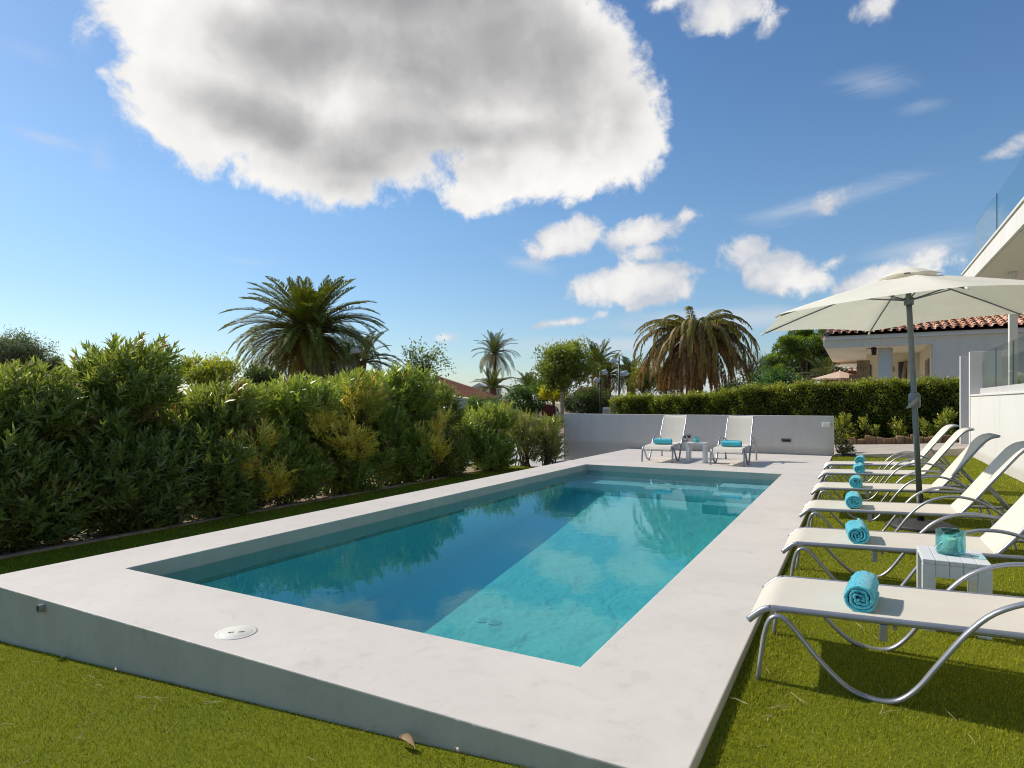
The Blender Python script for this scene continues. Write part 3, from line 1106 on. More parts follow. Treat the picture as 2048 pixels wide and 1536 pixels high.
# ---------------------------------------------------------------- towels
def towel_mesh(seed, length=.35, R=.079):
    rg = np.random.default_rng(seed)
    turns = 3.3 + .5 * rg.random()
    th = .0165
    n = 150
    a = np.linspace(0, turns * 2 * PI, n)
    r_out = R - (R - .012) * (1 - a / a[-1])            # spiral outwards
    wob = .005 * np.sin(2.3 * a + rg.uniform(0, 6)) + .0045 * np.sin(4.1 * a + rg.uniform(0, 6)) + .002 * np.sin(9 * a)
    ro = r_out + wob * (1 - a / a[-1])
    ri = np.maximum(ro - th * (.97 + .06 * np.sin(a * 2)), .001)
    ph = a + rg.uniform(0, 6)
    sq = .93
    outer = np.stack([ro * np.cos(ph), ro * np.sin(ph) * sq], -1)
    inner = np.stack([ri * np.cos(ph), ri * np.sin(ph) * sq], -1)
    prof = np.concatenate([outer, inner[::-1]])
    m = len(prof)
    ys = np.concatenate([[-length / 2, -length / 2 + .006], np.linspace(-length / 2 + .02, length / 2 - .02, 40), [length / 2 - .006, length / 2]])
    V = []
    cen = (outer + inner) / 2
    cen = np.concatenate([cen, cen[::-1]])
    endw = .006 * np.sin(np.concatenate([a, a[::-1]]) * 1.0 + 1) + .012 * np.concatenate([a, a[::-1]]) / a[-1] * rg.uniform(-.4, .4)
    for i, y in enumerate(ys):
        shr = .6 if i in (0, len(ys) - 1) else 1
        p = cen + (prof - cen) * shr
        bulge = 1 + .03 * math.sin(3.1 * i / len(ys)) + .01 * rg.normal()
        V.append(np.stack([p[:, 0] * bulge, np.full(m, y) + endw * (2 * y / length), p[:, 1] * bulge], -1))
    V = np.concatenate(V)
    V += rg.normal(0, .0012, V.shape)
    V[:, 2] -= V[:, 2].min()
    I = np.arange(m * len(ys)).reshape(len(ys), m)
    J = np.roll(I, -1, 1)
    F = np.stack([I[:-1], J[:-1], J[1:], I[1:]], -1).reshape(-1, 4)
    caps = []
    for row, flip in ((I[0], 1), (I[-1], 0)):
        for k in range(n - 1):
            q = [row[k], row[k + 1], row[m - 2 - k], row[m - 1 - k]]
            caps.append(q[::-1] if flip else q)
    F = np.concatenate([F, np.array(caps)])
    # terry loops: short fibres standing on the cloth
    nf = 9000
    fi = rg.integers(0, len(F), nf)
    w = rg.dirichlet((1, 1, 1, 1), nf)
    q = (V[F[fi]] * w[..., None]).sum(1)
    nn = unit(np.cross(V[F[fi, 1]] - V[F[fi, 0]], V[F[fi, 2]] - V[F[fi, 0]]))
    c2 = np.stack([np.zeros(nf), q[:, 1], np.full(nf, R * .93)], -1)
    flip = ((q - c2) * nn).sum(1) < 0
    nn[flip & (np.abs(nn[:, 1]) < .6)] *= -1
    dd = unit(nn + rg.normal(0, .45, nn.shape))
    LV, LF = leaves(q - dd * .001, dd, rg.uniform(.003, .0065, nf), .0022, rg, .1, .2)
    F = np.concatenate([F, LF + len(V)])
    V = np.concatenate([V, LV])
    me = np_mesh('towel', V, F, smooth=True)
    return me


tm = [towel_mesh(s) for s in (3, 8, 15)]
tl = ['turquoise rolled towel on the nearest lounger', 'turquoise rolled towel on the lounger beside the white table',
      'turquoise rolled towel on the lounger in front of the parasol base', 'turquoise rolled towel on the lounger behind the parasol pole',
      'turquoise rolled towel on the second farthest lounger of the lawn row', 'turquoise rolled towel on the farthest lounger of the lawn row']
for i, (x, y) in enumerate([(.03, 3.70), (-.0, 5.42), (-.02, 7.12), (0, 8.83), (.03, 10.55), (.06, 12.06)]):
    o = link('rolled_towel', tm[i % 3], 'towel', loc=(x, y, -.056 + (0 if y < 9 else .012) + .371))
    o.rotation_euler = (0, 0, math.radians([-5, 3, 1, -2, 2, -3][i]))
    tag(o, tl[i], 'towel', 'rolled towels on the lawn loungers')
for (x, y, lb), zz in zip([(-3.99, 14.72, 'turquoise rolled towel lying across the left lounger at the wall'), (-2.44, 14.64, 'turquoise rolled towel lying across the right lounger at the wall')], (0, 1)):
    o = link('rolled_towel', tm[zz], 'towel', loc=(x, y, .379))
    o.scale = (1, 1.18, 1)
    o.rotation_euler = (0, 0, PI / 2 + math.radians(3 - 4 * zz))
    tag(o, lb, 'towel', 'rolled towels by the far wall')


# ---------------------------------------------------------------- tables + candles
def table_proto():
    root = empty('side_table', (0, 0, 0))
    Wx, Wy, H, th = .345, .42, .452, .028
    n = 5
    pw = Wx / n
    bm = MB()
    for k in range(n):
        x0 = -Wx / 2 + k * pw + .0012
        x1 = x0 + pw - .0024
        bm.box((x0, -Wy / 2, H - th), (x1, Wy / 2, H))
    bm.build('tabletop', 'plastic', root, bevel=.003)
    for s in (-1, 1):
        bm = MB()
        for k in range(1, n - 1):
            x0 = -Wx / 2 + k * pw + .0012
            x1 = x0 + pw - .0024
            y0, y1 = sorted((s * (Wy / 2 - .002), s * (Wy / 2 - .024)))
            bm.box((x0, y0, H - .105), (x1, y1, H - th - .001))
        bm.build('apron', 'plastic', root, bevel=.002)
    for sx in (-1, 1):
        for sy in (-1, 1):
            xa, xb = sorted((sx * Wx / 2, sx * (Wx / 2 - pw + .0012)))
            ya, yb = sorted((sy * Wy / 2, sy * (Wy / 2 - .05)))
            MB().box((xa, ya, 0), (xb, yb, H - th - .001)).build('leg', 'plastic', root, bevel=.004)
    return root


T0 = table_proto()
T0.location = (.525, 4.775, -.050)
tag(T0, 'white slatted side table on the grass between the two nearest loungers', 'side table', 'white side tables')
T1 = copy_tree(T0)
T1.location = (-3.19, 14.62, .001)
T1.rotation_euler = (0, 0, PI / 2)
tag(T1, 'white side table on the deck between the two loungers at the wall', 'side table', 'white side tables')


def candle_proto():
    root = empty('candle_holder', (0, 0, 0))
    MB().lathe([(.0, .0), (.070, .0), (.077, .006), (.079, .02), (.079, .145), (.0765, .150), (.0735, .147), (.0735, .022), (.0, .018)], seg=40, caps=False).build('glass', 'tealglass', root)
    MB().lathe([(.0, .0185), (.040, .0185), (.040, .093), (.037, .097), (.012, .094), (.0, .094)], seg=28, caps=False).build('candle', 'candle', root)
    MB().tube([(0, 0, .092), (.002, 0, .104)], .0016, 6).build('wick', 'black', root)
    return root


K0 = candle_proto()
K0.location = (.520, 4.80, -.05 + .4525)
tag(K0, 'turquoise glass candle holder on the near white table', 'candle holder', 'glass candle holders')
K1 = copy_tree(K0)
K1.location = (-3.20, 14.60, .4535)
K1.scale = (.9, .9, .9)
tag(K1, 'turquoise glass candle holder on the far white table by the wall', 'candle holder', 'glass candle holders')

# ================================================================ PARASOL
UX, UY, UR, UT = .50, 8.30, 1.64, math.radians(282)
t = empty('parasol', (.63, UY, -.05), 0, 'large cream parasol with dark grey pole standing among the lawn loungers', 'parasol')
off = Vector((.63, UY, -.05))


def upt(r, a):
    q = r / UR
    z = 2.80 - .45 * (.86 * q + .14 * q * q) + .047 * r * math.cos(a)
    return Vector((UX + r * math.cos(a), UY + r * math.sin(a), z)) - off


bm = MB()
NS, NT = 12, 10
for k in range(6):
    a0, a1 = UT + k * PI / 3, UT + (k + 1) * PI / 3
    g_ = []
    for i in range(NS + 1):
        q = i / NS
        row = []
        for j in range(NT + 1):
            w = j / NT
            p = upt(UR * q, a0).lerp(upt(UR * q, a1), w)
            inn = math.sin(PI * w)
            p.z += -.018 * inn * math.sin(PI * q) + .012 * inn * q * q
            cen = upt(0, 0)
            p = p + (cen - p) * (.035 * inn * q * q)
            row.append(bm.bm.verts.new(p))
        g_.append(row)
    for i in range(NS):
        for j in range(NT):
            f = bm.bm.faces.new((g_[i][j], g_[i + 1][j], g_[i + 1][j + 1], g_[i][j + 1]))
            f.smooth = True
bmesh.ops.remove_doubles(bm.bm, verts=bm.bm.verts, dist=.0005)
bm.build('canopy', 'canvas', t)
bm = MB()      # vent cap
for k in range(6):
    a0, a1 = UT + k * PI / 3, UT + (k + 1) * PI / 3
    rows = []
    for q, dz in ((0, .075), (.5, .062), (1, .028)):
        row = []
        for j in range(7):
            w = j / 6
            p = upt(.33 * q, a0).lerp(upt(.33 * q, a1), w)
            p.z += dz - (.0 if q < 1 else -.018 * math.sin(PI * w))
            row.append(bm.bm.verts.new(p))
        rows.append(row)
    for i in range(2):
        for j in range(6):
            bm.bm.faces.new((rows[i][j], rows[i + 1][j], rows[i + 1][j + 1], rows[i][j + 1])).smooth = True
bmesh.ops.remove_doubles(bm.bm, verts=bm.bm.verts, dist=.0005)
bm.build('vent', 'canvas', t)
top = Vector((UX, UY, 2.82)) - off
foot = Vector((0, 0, .05))
MB().tube([foot.lerp(top, q) for q in (.1, .5, 1)], .029, 20).build('pole', 'pole', t)
hubp = foot.lerp(top, .885)
for k in range(6):
    a = UT + k * PI / 3
    pts = [upt(UR * q, a) - Vector((0, 0, .022)) for q in (.03, .35, .7, .985)]
    rb = MB().tube(pts, .009, 8).build('rib', 'pole', t)
    MB().tube([hubp, upt(UR * .36, a) - Vector((0, 0, .03))], .008, 8).build('strut', 'pole', rb)
    MB().tube([upt(UR * .985, a) + Vector((0, 0, -.012)), upt(UR * 1.025, a) + Vector((0, 0, -.02))], .012, 8).build('tip_cap', 'canvas', rb)
MB().lathe([(.03, -.05), (.048, -.05), (.05, .03), (.03, .04)], hubp, 16).build('hub', 'pole', t)
cp = foot.lerp(top, .49)
cbx = MB().tube([cp + Vector((0, 0, -.085)), cp + Vector((0, 0, -.07)), cp + Vector((0, 0, .06)), cp + Vector((0, 0, .085))], [.045, .058, .058, .04], 16).build('crank_box', 'pole', t)
MB().tube([cp + Vector((.03, -.055, .03)), cp + Vector((-.02, -.075, -.04)), cp + Vector((-.075, -.08, -.085))], [.018, .02, .012], 8).build('crank_handle', 'greyplastic', cbx)
MB().tube([(0, 0, .03), foot.lerp(top, .12)], .036, 18).build('sleeve', 'black', t)
MB().lathe([(.33, .0), (.345, .012), (.345, .05), (.30, .075), (.09, .095), (.05, .10)], seg=8).build('base', 'dark', t, bevel=.006)
MB().tube([(-.20, -.14, .08), (-.215, -.14, .12), (-.20, -.14, .15), (-.185, -.14, .12)], .006, 6).build('base_ring', 'alu', t)


# ================================================================ VEGETATION
def rand_dirs(n, rg):
    return unit(rg.normal(size=(n, 3)))


def shoots(base, axis, ln, k, rg, leafL, leafW, a0=66, a1=16, jit=.12):
    """whorled leaves up each shoot; returns leaf verts/faces and per-leaf shoot index"""
    n = len(base)
    tpos = np.linspace(.12, 1, k)[None, :] * np.ones((n, 1))
    ph = (np.arange(k) * 2.39996)[None, :] + rg.uniform(0, 6.28, (n, 1))
    th = np.radians(a0 + (a1 - a0) * tpos + rg.normal(0, 9, (n, k)))
    u = unit(np.cross(axis, rg.normal(size=(n, 3))))
    w = np.cross(axis, u)
    rad = u[:, None] * np.cos(ph)[..., None] + w[:, None] * np.sin(ph)[..., None]
    D = axis[:, None] * np.cos(th)[..., None] + rad * np.sin(th)[..., None]
    D = unit(D + rg.normal(0, jit, D.shape))
    P = base[:, None] + axis[:, None] * (tpos * ln[:, None])[..., None]
    nrm = -rad + axis[:, None] * .8
    LL = leafL * rg.uniform(.7, 1.15, (n, k)) * (1 - .25 * (tpos > .9))
    V, F = leaves(P.reshape(-1, 3), D.reshape(-1, 3), LL.ravel(), LL.ravel() * leafW / leafL, rg, nrm=nrm.reshape(-1, 3) + rg.normal(0, .25, (n * k, 3)))
    return V, F, np.repeat(np.arange(n), k)


def blossom_mesh(cent, rg, col, size=.023, per=7, spread=.035):
    n = len(cent)
    P = np.repeat(cent, per, 0) + rg.normal(0, spread, (n * per, 3))
    Vs, Fs, k0 = [], [], 0
    for q in range(3):
        D = rand_dirs(len(P), rg)
        D[:, 2] = np.abs(D[:, 2]) * .6
        V, F = leaves(P - D * size * .5, unit(D), size, size * .8, rg, .1, 0)
        Vs.append(V)
        Fs.append(F + k0)
        k0 += len(V)
    V, F = np.concatenate(Vs), np.concatenate(Fs)
    c = np.asarray(col) * rg.uniform(.8, 1.1, (len(V) // 4, 1))
    return np_mesh('blossoms', V, F, np.repeat(c, 4, 0))


def bush(name, label, cat, c, rx, ry, z0, z1, seed, dens=1.0, leafL=.175, leafW=.040, cols=((.020, .045, .012), (.055, .115, .028), (.12, .22, .055)),
         fl=None, nfl=0, lr=1.0, group=None, k=16, shoot=.36, lobes=15, narrow=.85, mat='leaf', openb=0.0):
    """shrub: stems, leafy shoots on a cluster of lobes, optional flowers"""
    rg = np.random.default_rng(seed)
    root = empty(name, (c[0], c[1], z0), 0, label, cat, group)
    H = z1 - z0
    # lobes
    LC, LR = [], []
    for i in range(lobes):
        u = (i + .5) / lobes
        a = i * 2.39996 + rg.uniform(0, 1)
        hz = openb * H + H * (1 - openb) * (.12 + .70 * ((i * .618 + rg.uniform(0, .2)) % 1))
        wid = narrow + (1 - narrow) * min(1, hz / (H * .45))
        rr = math.sqrt(u) * .62
        LC.append((math.cos(a) * rx * rr * wid, math.sin(a) * ry * rr * wid, hz))
        LR.append(rg.uniform(.34, .5))
    LC, LR = np.array(LC), np.array(LR) * lr
    ns = int(dens * 1250 * (rx * ry) ** .5 * H / 2.3)
    li = rg.integers(0, lobes, ns)
    d = rand_dirs(ns, rg)
    rad = 1 - .55 * rg.random(ns) ** 2.2
    sc = np.stack([LR[li] * rx * 1.0, LR[li] * ry * 1.0, LR[li] * H * .52], -1)
    B = LC[li] + d * sc * rad[:, None]
    top = H * (1 - .10 * rg.random(ns))
    B[:, 2] = np.clip(B[:, 2], .04, None)
    B[:, 2] = np.minimum(B[:, 2], top - .1)
    out_ = B * np.array([1, 1, 0])
    ax = unit(unit(out_ + 1e-6) * .5 + np.array([0, 0, .95]) + d * .35 + rg.normal(0, .25, B.shape))
    low = B[:, 2] < .3 * H
    ax[low, 2] *= .5
    ax = unit(ax)
    ln = shoot * rg.uniform(.6, 1.25, ns)
    V, F, si = shoots(B - ax * ln[:, None] * .4, ax, ln, k, rg, leafL, leafW)
    keep = V[:, 2].reshape(-1, 4).min(1) > .005
    V = V.reshape(-1, 4, 3)[keep]
    si = si[keep]
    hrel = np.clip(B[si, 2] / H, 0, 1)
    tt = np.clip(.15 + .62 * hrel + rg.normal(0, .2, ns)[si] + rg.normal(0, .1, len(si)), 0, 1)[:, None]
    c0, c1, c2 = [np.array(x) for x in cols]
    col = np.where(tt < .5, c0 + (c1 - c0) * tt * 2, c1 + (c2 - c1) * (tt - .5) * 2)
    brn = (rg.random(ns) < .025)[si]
    col[brn] = np.array([.30, .17, .08]) * rg.uniform(.7, 1.3, (brn.sum(), 1))
    yel = rg.random(len(si)) < .012
    col[yel] = np.array([.5, .42, .08])
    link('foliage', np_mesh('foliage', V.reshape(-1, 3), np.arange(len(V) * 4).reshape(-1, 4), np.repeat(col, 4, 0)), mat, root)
    bm = MB()
    for i in range(lobes):
        for q in range(2):
            p1 = LC[i] + rg.normal(0, .12, 3) * min(rx, ry)
            p0 = np.array([rg.normal(0, .16) * rx, rg.normal(0, .16) * ry, -.03])
            md = (p0 + p1) / 2 + rg.normal(0, .05, 3)
            md[2] = max(md[2], .08)
            bm.tube([tuple(p0), tuple(md), tuple(p1)], [.016, .011, .006], 5, cap=False)
    bm.build('stems', 'twig', root)
    if nfl:
        idx = rg.choice(ns, nfl * 6)
        o_ = B + ax * ln[:, None] * .75
        sel = o_[idx]
        score = sel[:, 0] * .8 + sel[:, 2] * .9 + rg.normal(0, .35, len(sel))    # pool side and top
        sel = sel[np.argsort(-score)[:nfl]]
        link('blossoms', blossom_mesh(sel, rg, fl), 'petal', root)
    return root


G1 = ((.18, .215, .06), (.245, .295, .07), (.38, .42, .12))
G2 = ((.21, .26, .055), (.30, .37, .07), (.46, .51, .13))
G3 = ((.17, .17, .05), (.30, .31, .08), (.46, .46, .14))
OG = 'oleander bushes along the left side of the pool'
WHITE, PINK, ROSE = (.62, .56, .55), (.72, .36, .38), (.62, .04, .17)
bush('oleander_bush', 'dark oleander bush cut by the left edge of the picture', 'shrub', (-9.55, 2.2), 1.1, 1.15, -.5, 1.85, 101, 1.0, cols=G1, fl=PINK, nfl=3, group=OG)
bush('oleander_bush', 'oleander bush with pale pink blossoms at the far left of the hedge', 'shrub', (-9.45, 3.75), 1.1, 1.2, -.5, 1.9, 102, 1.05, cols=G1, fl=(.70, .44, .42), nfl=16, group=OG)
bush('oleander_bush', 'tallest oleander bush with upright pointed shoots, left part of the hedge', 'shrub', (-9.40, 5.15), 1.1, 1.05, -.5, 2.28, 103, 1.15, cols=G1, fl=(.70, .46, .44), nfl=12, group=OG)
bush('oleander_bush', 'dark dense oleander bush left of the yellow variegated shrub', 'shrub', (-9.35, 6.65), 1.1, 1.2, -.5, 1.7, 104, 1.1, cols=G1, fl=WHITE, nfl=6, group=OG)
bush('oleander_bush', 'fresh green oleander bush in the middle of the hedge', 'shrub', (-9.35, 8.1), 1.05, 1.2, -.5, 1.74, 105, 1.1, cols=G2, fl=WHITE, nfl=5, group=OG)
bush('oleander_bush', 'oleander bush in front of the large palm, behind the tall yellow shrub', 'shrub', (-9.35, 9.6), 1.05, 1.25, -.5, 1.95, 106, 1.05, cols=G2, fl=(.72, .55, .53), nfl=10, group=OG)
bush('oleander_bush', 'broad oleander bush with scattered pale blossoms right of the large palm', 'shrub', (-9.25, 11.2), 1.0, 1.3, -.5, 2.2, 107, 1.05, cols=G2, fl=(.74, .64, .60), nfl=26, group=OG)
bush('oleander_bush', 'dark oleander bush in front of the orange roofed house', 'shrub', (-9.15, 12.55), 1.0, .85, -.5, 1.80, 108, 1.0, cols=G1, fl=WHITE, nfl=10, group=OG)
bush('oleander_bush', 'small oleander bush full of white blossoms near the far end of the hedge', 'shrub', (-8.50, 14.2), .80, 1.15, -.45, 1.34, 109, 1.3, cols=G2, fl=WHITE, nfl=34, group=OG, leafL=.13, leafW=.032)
bush('young_shrub', 'thin young shrub with bare lower stems right of the white blossoms', 'shrub', (-8.20, 15.75), .62, .70, -.42, 1.14, 110, 1.0, cols=G3, leafL=.085, leafW=.02, openb=.12, group='thin young shrubs by the wall end', k=16, shoot=.3)
bush('young_shrub', 'thin young shrub with several bare stems standing closest to the garden wall', 'shrub', (-7.60, 16.0), .48, .52, -.42, 1.02, 111, .95, cols=G3, leafL=.085, leafW=.02, openb=.16, group='thin young shrubs by the wall end', k=16, shoot=.3)
bush('privet_shrub', 'narrow green shrub right against the left end of the garden wall', 'shrub', (-8.30, 17.4), .55, .6, -.40, .98, 112, 1.0, cols=((.05, .07, .012), (.11, .14, .02), (.20, .21, .03)), leafL=.07, leafW=.025, openb=.02, k=16, shoot=.25)
VY = ((.56, .46, .06), (.95, .77, .15), (1.0, .90, .40))
VG = 'yellow variegated oleanders in the hedge'
bush('variegated_oleander', 'yellow variegated oleander with rose red blossoms low in the hedge', 'shrub', (-8.66, 7.2), .42, 1.0, -.30, 1.22, 121, .5, lr=.58, cols=VY, fl=ROSE, nfl=16, group=VG, leafL=.11, leafW=.02, lobes=8)
bush('variegated_oleander', 'tallest yellow variegated oleander with red blossoms at its top', 'shrub', (-8.62, 9.3), .42, 1.25, .10, 2.02, 122, .5, lr=.58, cols=VY, fl=ROSE, nfl=14, group=VG, leafL=.11, leafW=.02, lobes=8)
bush('variegated_oleander', 'small yellow variegated oleander near the far end of the dark hedge', 'shrub', (-8.42, 11.7), .32, .9, -.1, 1.25, 123, .36, lr=.62, cols=VY, group=VG, leafL=.11, leafW=.02, lobes=6)


# ---------------------------------------------------------------- palms
def palm(name, label, base, crown_z, rt, fr, seed, leafw=.04, nl=44, cols=((.045, .075, .015), (.10, .14, .03)), group=None, leafL=.5, trunkmat='palmbark', hang=0.0, flare=1.0):
    """fr: list of (count, start elev, elev spread, length, droop degrees, brownness)"""
    rg = np.random.default_rng(seed)
    root = empty(name, base, 0, label, 'palm tree', group)
    h = crown_z - base[2]
    n = max(6, int(h / .25))
    bm = MB()
    rs = [rt * (1.12 if q == 0 else 1) * (1 + .05 * (q % 2)) * (1 + (flare - 1) * max(0, (q / n - .75) * 4)) for q in range(n + 1)]
    bm.tube([(0.02 * math.sin(q), 0, h * q / n) for q in range(n + 1)], rs, 14)
    bm.build('trunk', trunkmat, root)
    RP, LV, LF, LT, off_ = MB(), [], [], [], 0
    for cnt, e0, es, Ln, droop, brown in fr:
        for i in range(cnt):
            az = i * 2.39996 + rg.uniform(-.2, .2)
            el = math.radians(e0 + rg.uniform(-es, es))
            Lr = Ln * rg.uniform(.85, 1.1)
            dr = math.radians(droop * rg.uniform(.8, 1.2))
            m = 16
            pts = [np.array([rt * .5 * math.cos(az), rt * .5 * math.sin(az), h - .05])]
            tang = []
            side = np.array([-math.sin(az), math.cos(az), 0])
            sway = rg.normal(0, .12)
            for k in range(m):
                s = k / (m - 1)
                e_ = el - dr * s ** 1.25
                e_ = max(e_, -PI / 2 + .02)
                a2 = az + sway * s
                tv = np.array([math.cos(e_) * math.cos(a2), math.cos(e_) * math.sin(a2), math.sin(e_)])
                tang.append(tv)
                pts.append(pts[-1] + tv * Lr / m)
            pts = np.array(pts)
            tang = np.array([tang[0]] + tang)
            RP.tube([tuple(p) for p in pts[::2]], [.035 * (1 - .8 * q / 8) * min(1, Lr / 3) for q in range(len(pts[::2]))], 4, cap=False)
            sp = np.linspace(.13, 1, nl)
            ix = sp * (len(pts) - 1)
            P = np.stack([np.interp(ix, np.arange(len(pts)), pts[:, q]) for q in range(3)], -1)
            Tn = unit(np.stack([np.interp(ix, np.arange(len(pts)), tang[:, q]) for q in range(3)], -1))
            nrm = unit(np.cross(Tn, np.broadcast_to(side, Tn.shape)))
            nrm = np.where(nrm[:, 2:3] < 0, -nrm, nrm)
            for sg in (-1, 1):
                fw = .55 + .5 * sp
                D = unit(sg * side * (1 - .35 * hang) + Tn * fw[:, None] + nrm * (.28 - .6 * hang) + np.array([0, 0, -1.0]) * hang * .8 + rg.normal(0, .10, P.shape))
                LL = leafL * np.sin(PI * np.clip(sp * .86 + .12, 0, 1)) ** .7 * rg.uniform(.8, 1.1, nl)
                V, F = leaves(P + rg.normal(0, .01, P.shape), D, LL, leafw, rg, .1, .12 + .2 * hang, nrm=nrm)
                br = np.clip(brown + rg.normal(0, .12), 0, 1)
                mixv = np.clip(rg.normal(.5, .25, nl), 0, 1)[:, None]
                col = (np.array(cols[0]) * (1 - mixv) + np.array(cols[1]) * mixv) * 1.2
                dry = np.array([.31, .165, .06]) * rg.uniform(.55, 1.3, (nl, 1))
                col = col * (1 - br) + dry * br
                LV.append(V)
                LF.append(F + off_)
                LT.append(np.repeat(col, 4, 0))
                off_ += len(V)
    RP.build('frond_stalks', 'palebark' if False else 'twig', root)
    link('fronds', np_mesh('fronds', np.concatenate(LV), np.concatenate(LF), np.concatenate(LT)), 'palmleaf', root)
    return root


def gz(p):
    return float(ground_z(np.array(p[0]), np.array(p[1])))


def place(px, D):
    p = at(px, 806, D)
    return (p.x, p.y, gz(p))


PG = 'palm trees behind the garden'
b = place(616, 31)
palm('canary_palm', 'largest palm, a broad round crown of arching fronds above the oleander hedge', b, at(616, 665, 31).z, .42,
     [(12, 80, 8, 2.9, 25, 0), (24, 58, 9, 3.5, 55, 0), (30, 34, 9, 4.0, 68, .02), (32, 12, 9, 4.0, 72, .06), (28, -12, 9, 3.6, 60, .12), (22, -40, 9, 3.0, 40, .4)], 201, .046, 92, ((.080, .105, .018), (.27, .29, .05)), PG, leafL=.55)
b = place(1388, 28)
palm('dry_palm', 'wide palm with drooping brown dead fronds hanging around a reddish trunk', b, at(1388, 664, 28).z, .36,
     [(9, 62, 10, 2.3, 110, .25), (18, 40, 10, 3.0, 122, .25), (26, 20, 10, 3.5, 116, .6), (24, 2, 10, 3.6, 95, .8), (34, -25, 12, 3.3, 66, 1), (24, -50, 10, 2.9, 40, 1)], 202, .055, 64, ((.10, .12, .015), (.30, .27, .03)), PG, leafL=.34, hang=.55)
b = place(990, 58)
palm('date_palm', 'slender feathery palm on a thin trunk, standing alone against the sky', b, at(990, 706, 58).z, .14,
     [(9, 78, 8, 2.3, 30, 0), (12, 52, 9, 2.6, 55, 0), (13, 24, 9, 2.7, 75, .05), (12, -5, 9, 2.6, 75, .15), (10, -35, 9, 2.5, 45, .45)], 203, .04, 46, ((.07, .095, .04), (.17, .20, .08)), PG, leafL=.42, trunkmat='bark')
b = place(985, 48)
palm('low_palm', 'low green palm at the foot of the slender feathery palm', b, at(985, 776, 48).z, .25,
     [(8, 75, 8, 1.7, 30, 0), (12, 48, 9, 1.9, 60, 0), (12, 20, 9, 1.9, 70, 0)], 204, .05, 34, ((.05, .075, .015), (.14, .17, .035)), PG, leafL=.36)
b = place(1058, 52)
palm('low_palm', 'green palm top showing over the shrubs left of the round crowned tree', b, at(1058, 775, 52).z, .25,
     [(8, 75, 8, 1.7, 30, 0), (12, 46, 9, 1.9, 55, 0), (10, 20, 9, 1.9, 70, 0)], 205, .05, 34, ((.05, .075, .015), (.14, .17, .035)), PG, leafL=.36)
b = place(1192, 46)
palm('tall_palm', 'palm half hidden behind the round crowned tree, upright fronds', b, at(1192, 730, 46).z, .30,
     [(9, 78, 8, 2.0, 25, 0), (12, 50, 9, 2.2, 55, 0), (10, 18, 9, 2.2, 70, 0)], 206, .05, 36, ((.045, .07, .015), (.13, .16, .035)), PG, leafL=.4)
b = place(1212, 42)
palm('tall_palm', 'palm with a thick dark trunk between the two black street lamps', b, at(1212, 748, 42).z, .32,
     [(8, 75, 8, 1.7, 35, 0), (12, 48, 9, 1.9, 70, 0), (12, 18, 9, 1.9, 90, .05), (10, -10, 9, 1.8, 80, .2)], 207, .045, 36, ((.05, .075, .015), (.15, .18, .04)), PG, leafL=.38)
b = place(1262, 44)
palm('tall_palm', 'palm right of the black street lamps, its fronds arching low over the clipped hedge', b, at(1262, 750, 44).z, .30,
     [(8, 75, 8, 1.6, 35, 0), (11, 45, 9, 1.9, 75, 0), (12, 15, 9, 1.9, 90, .05), (8, -15, 9, 1.7, 70, .2)], 208, .045, 36, ((.045, .065, .015), (.13, .15, .035)), PG, leafL=.38)
b = place(722, 35)
palm('low_palm', 'lower dark palm behind the right side of the largest palm', b, at(722, 722, 35).z, .28,
     [(10, 60, 8, 2.2, 45, 0), (14, 32, 9, 2.6, 65, 0), (14, 6, 9, 2.6, 65, .05)], 209, .045, 44, ((.04, .055, .014), (.10, .12, .03)), PG, leafL=.42)
b = place(1650, 36)
palm('low_palm', 'thin leaved palm beside the left corner of the neighbouring house', b, at(1652, 762, 36).z, .2,
     [(7, 70, 8, 2.0, 60, 0), (10, 45, 9, 2.2, 80, 0), (8, 20, 9, 2.2, 80, .05)], 210, .035, 40, ((.05, .07, .03), (.13, .16, .06)), PG, leafL=.34)


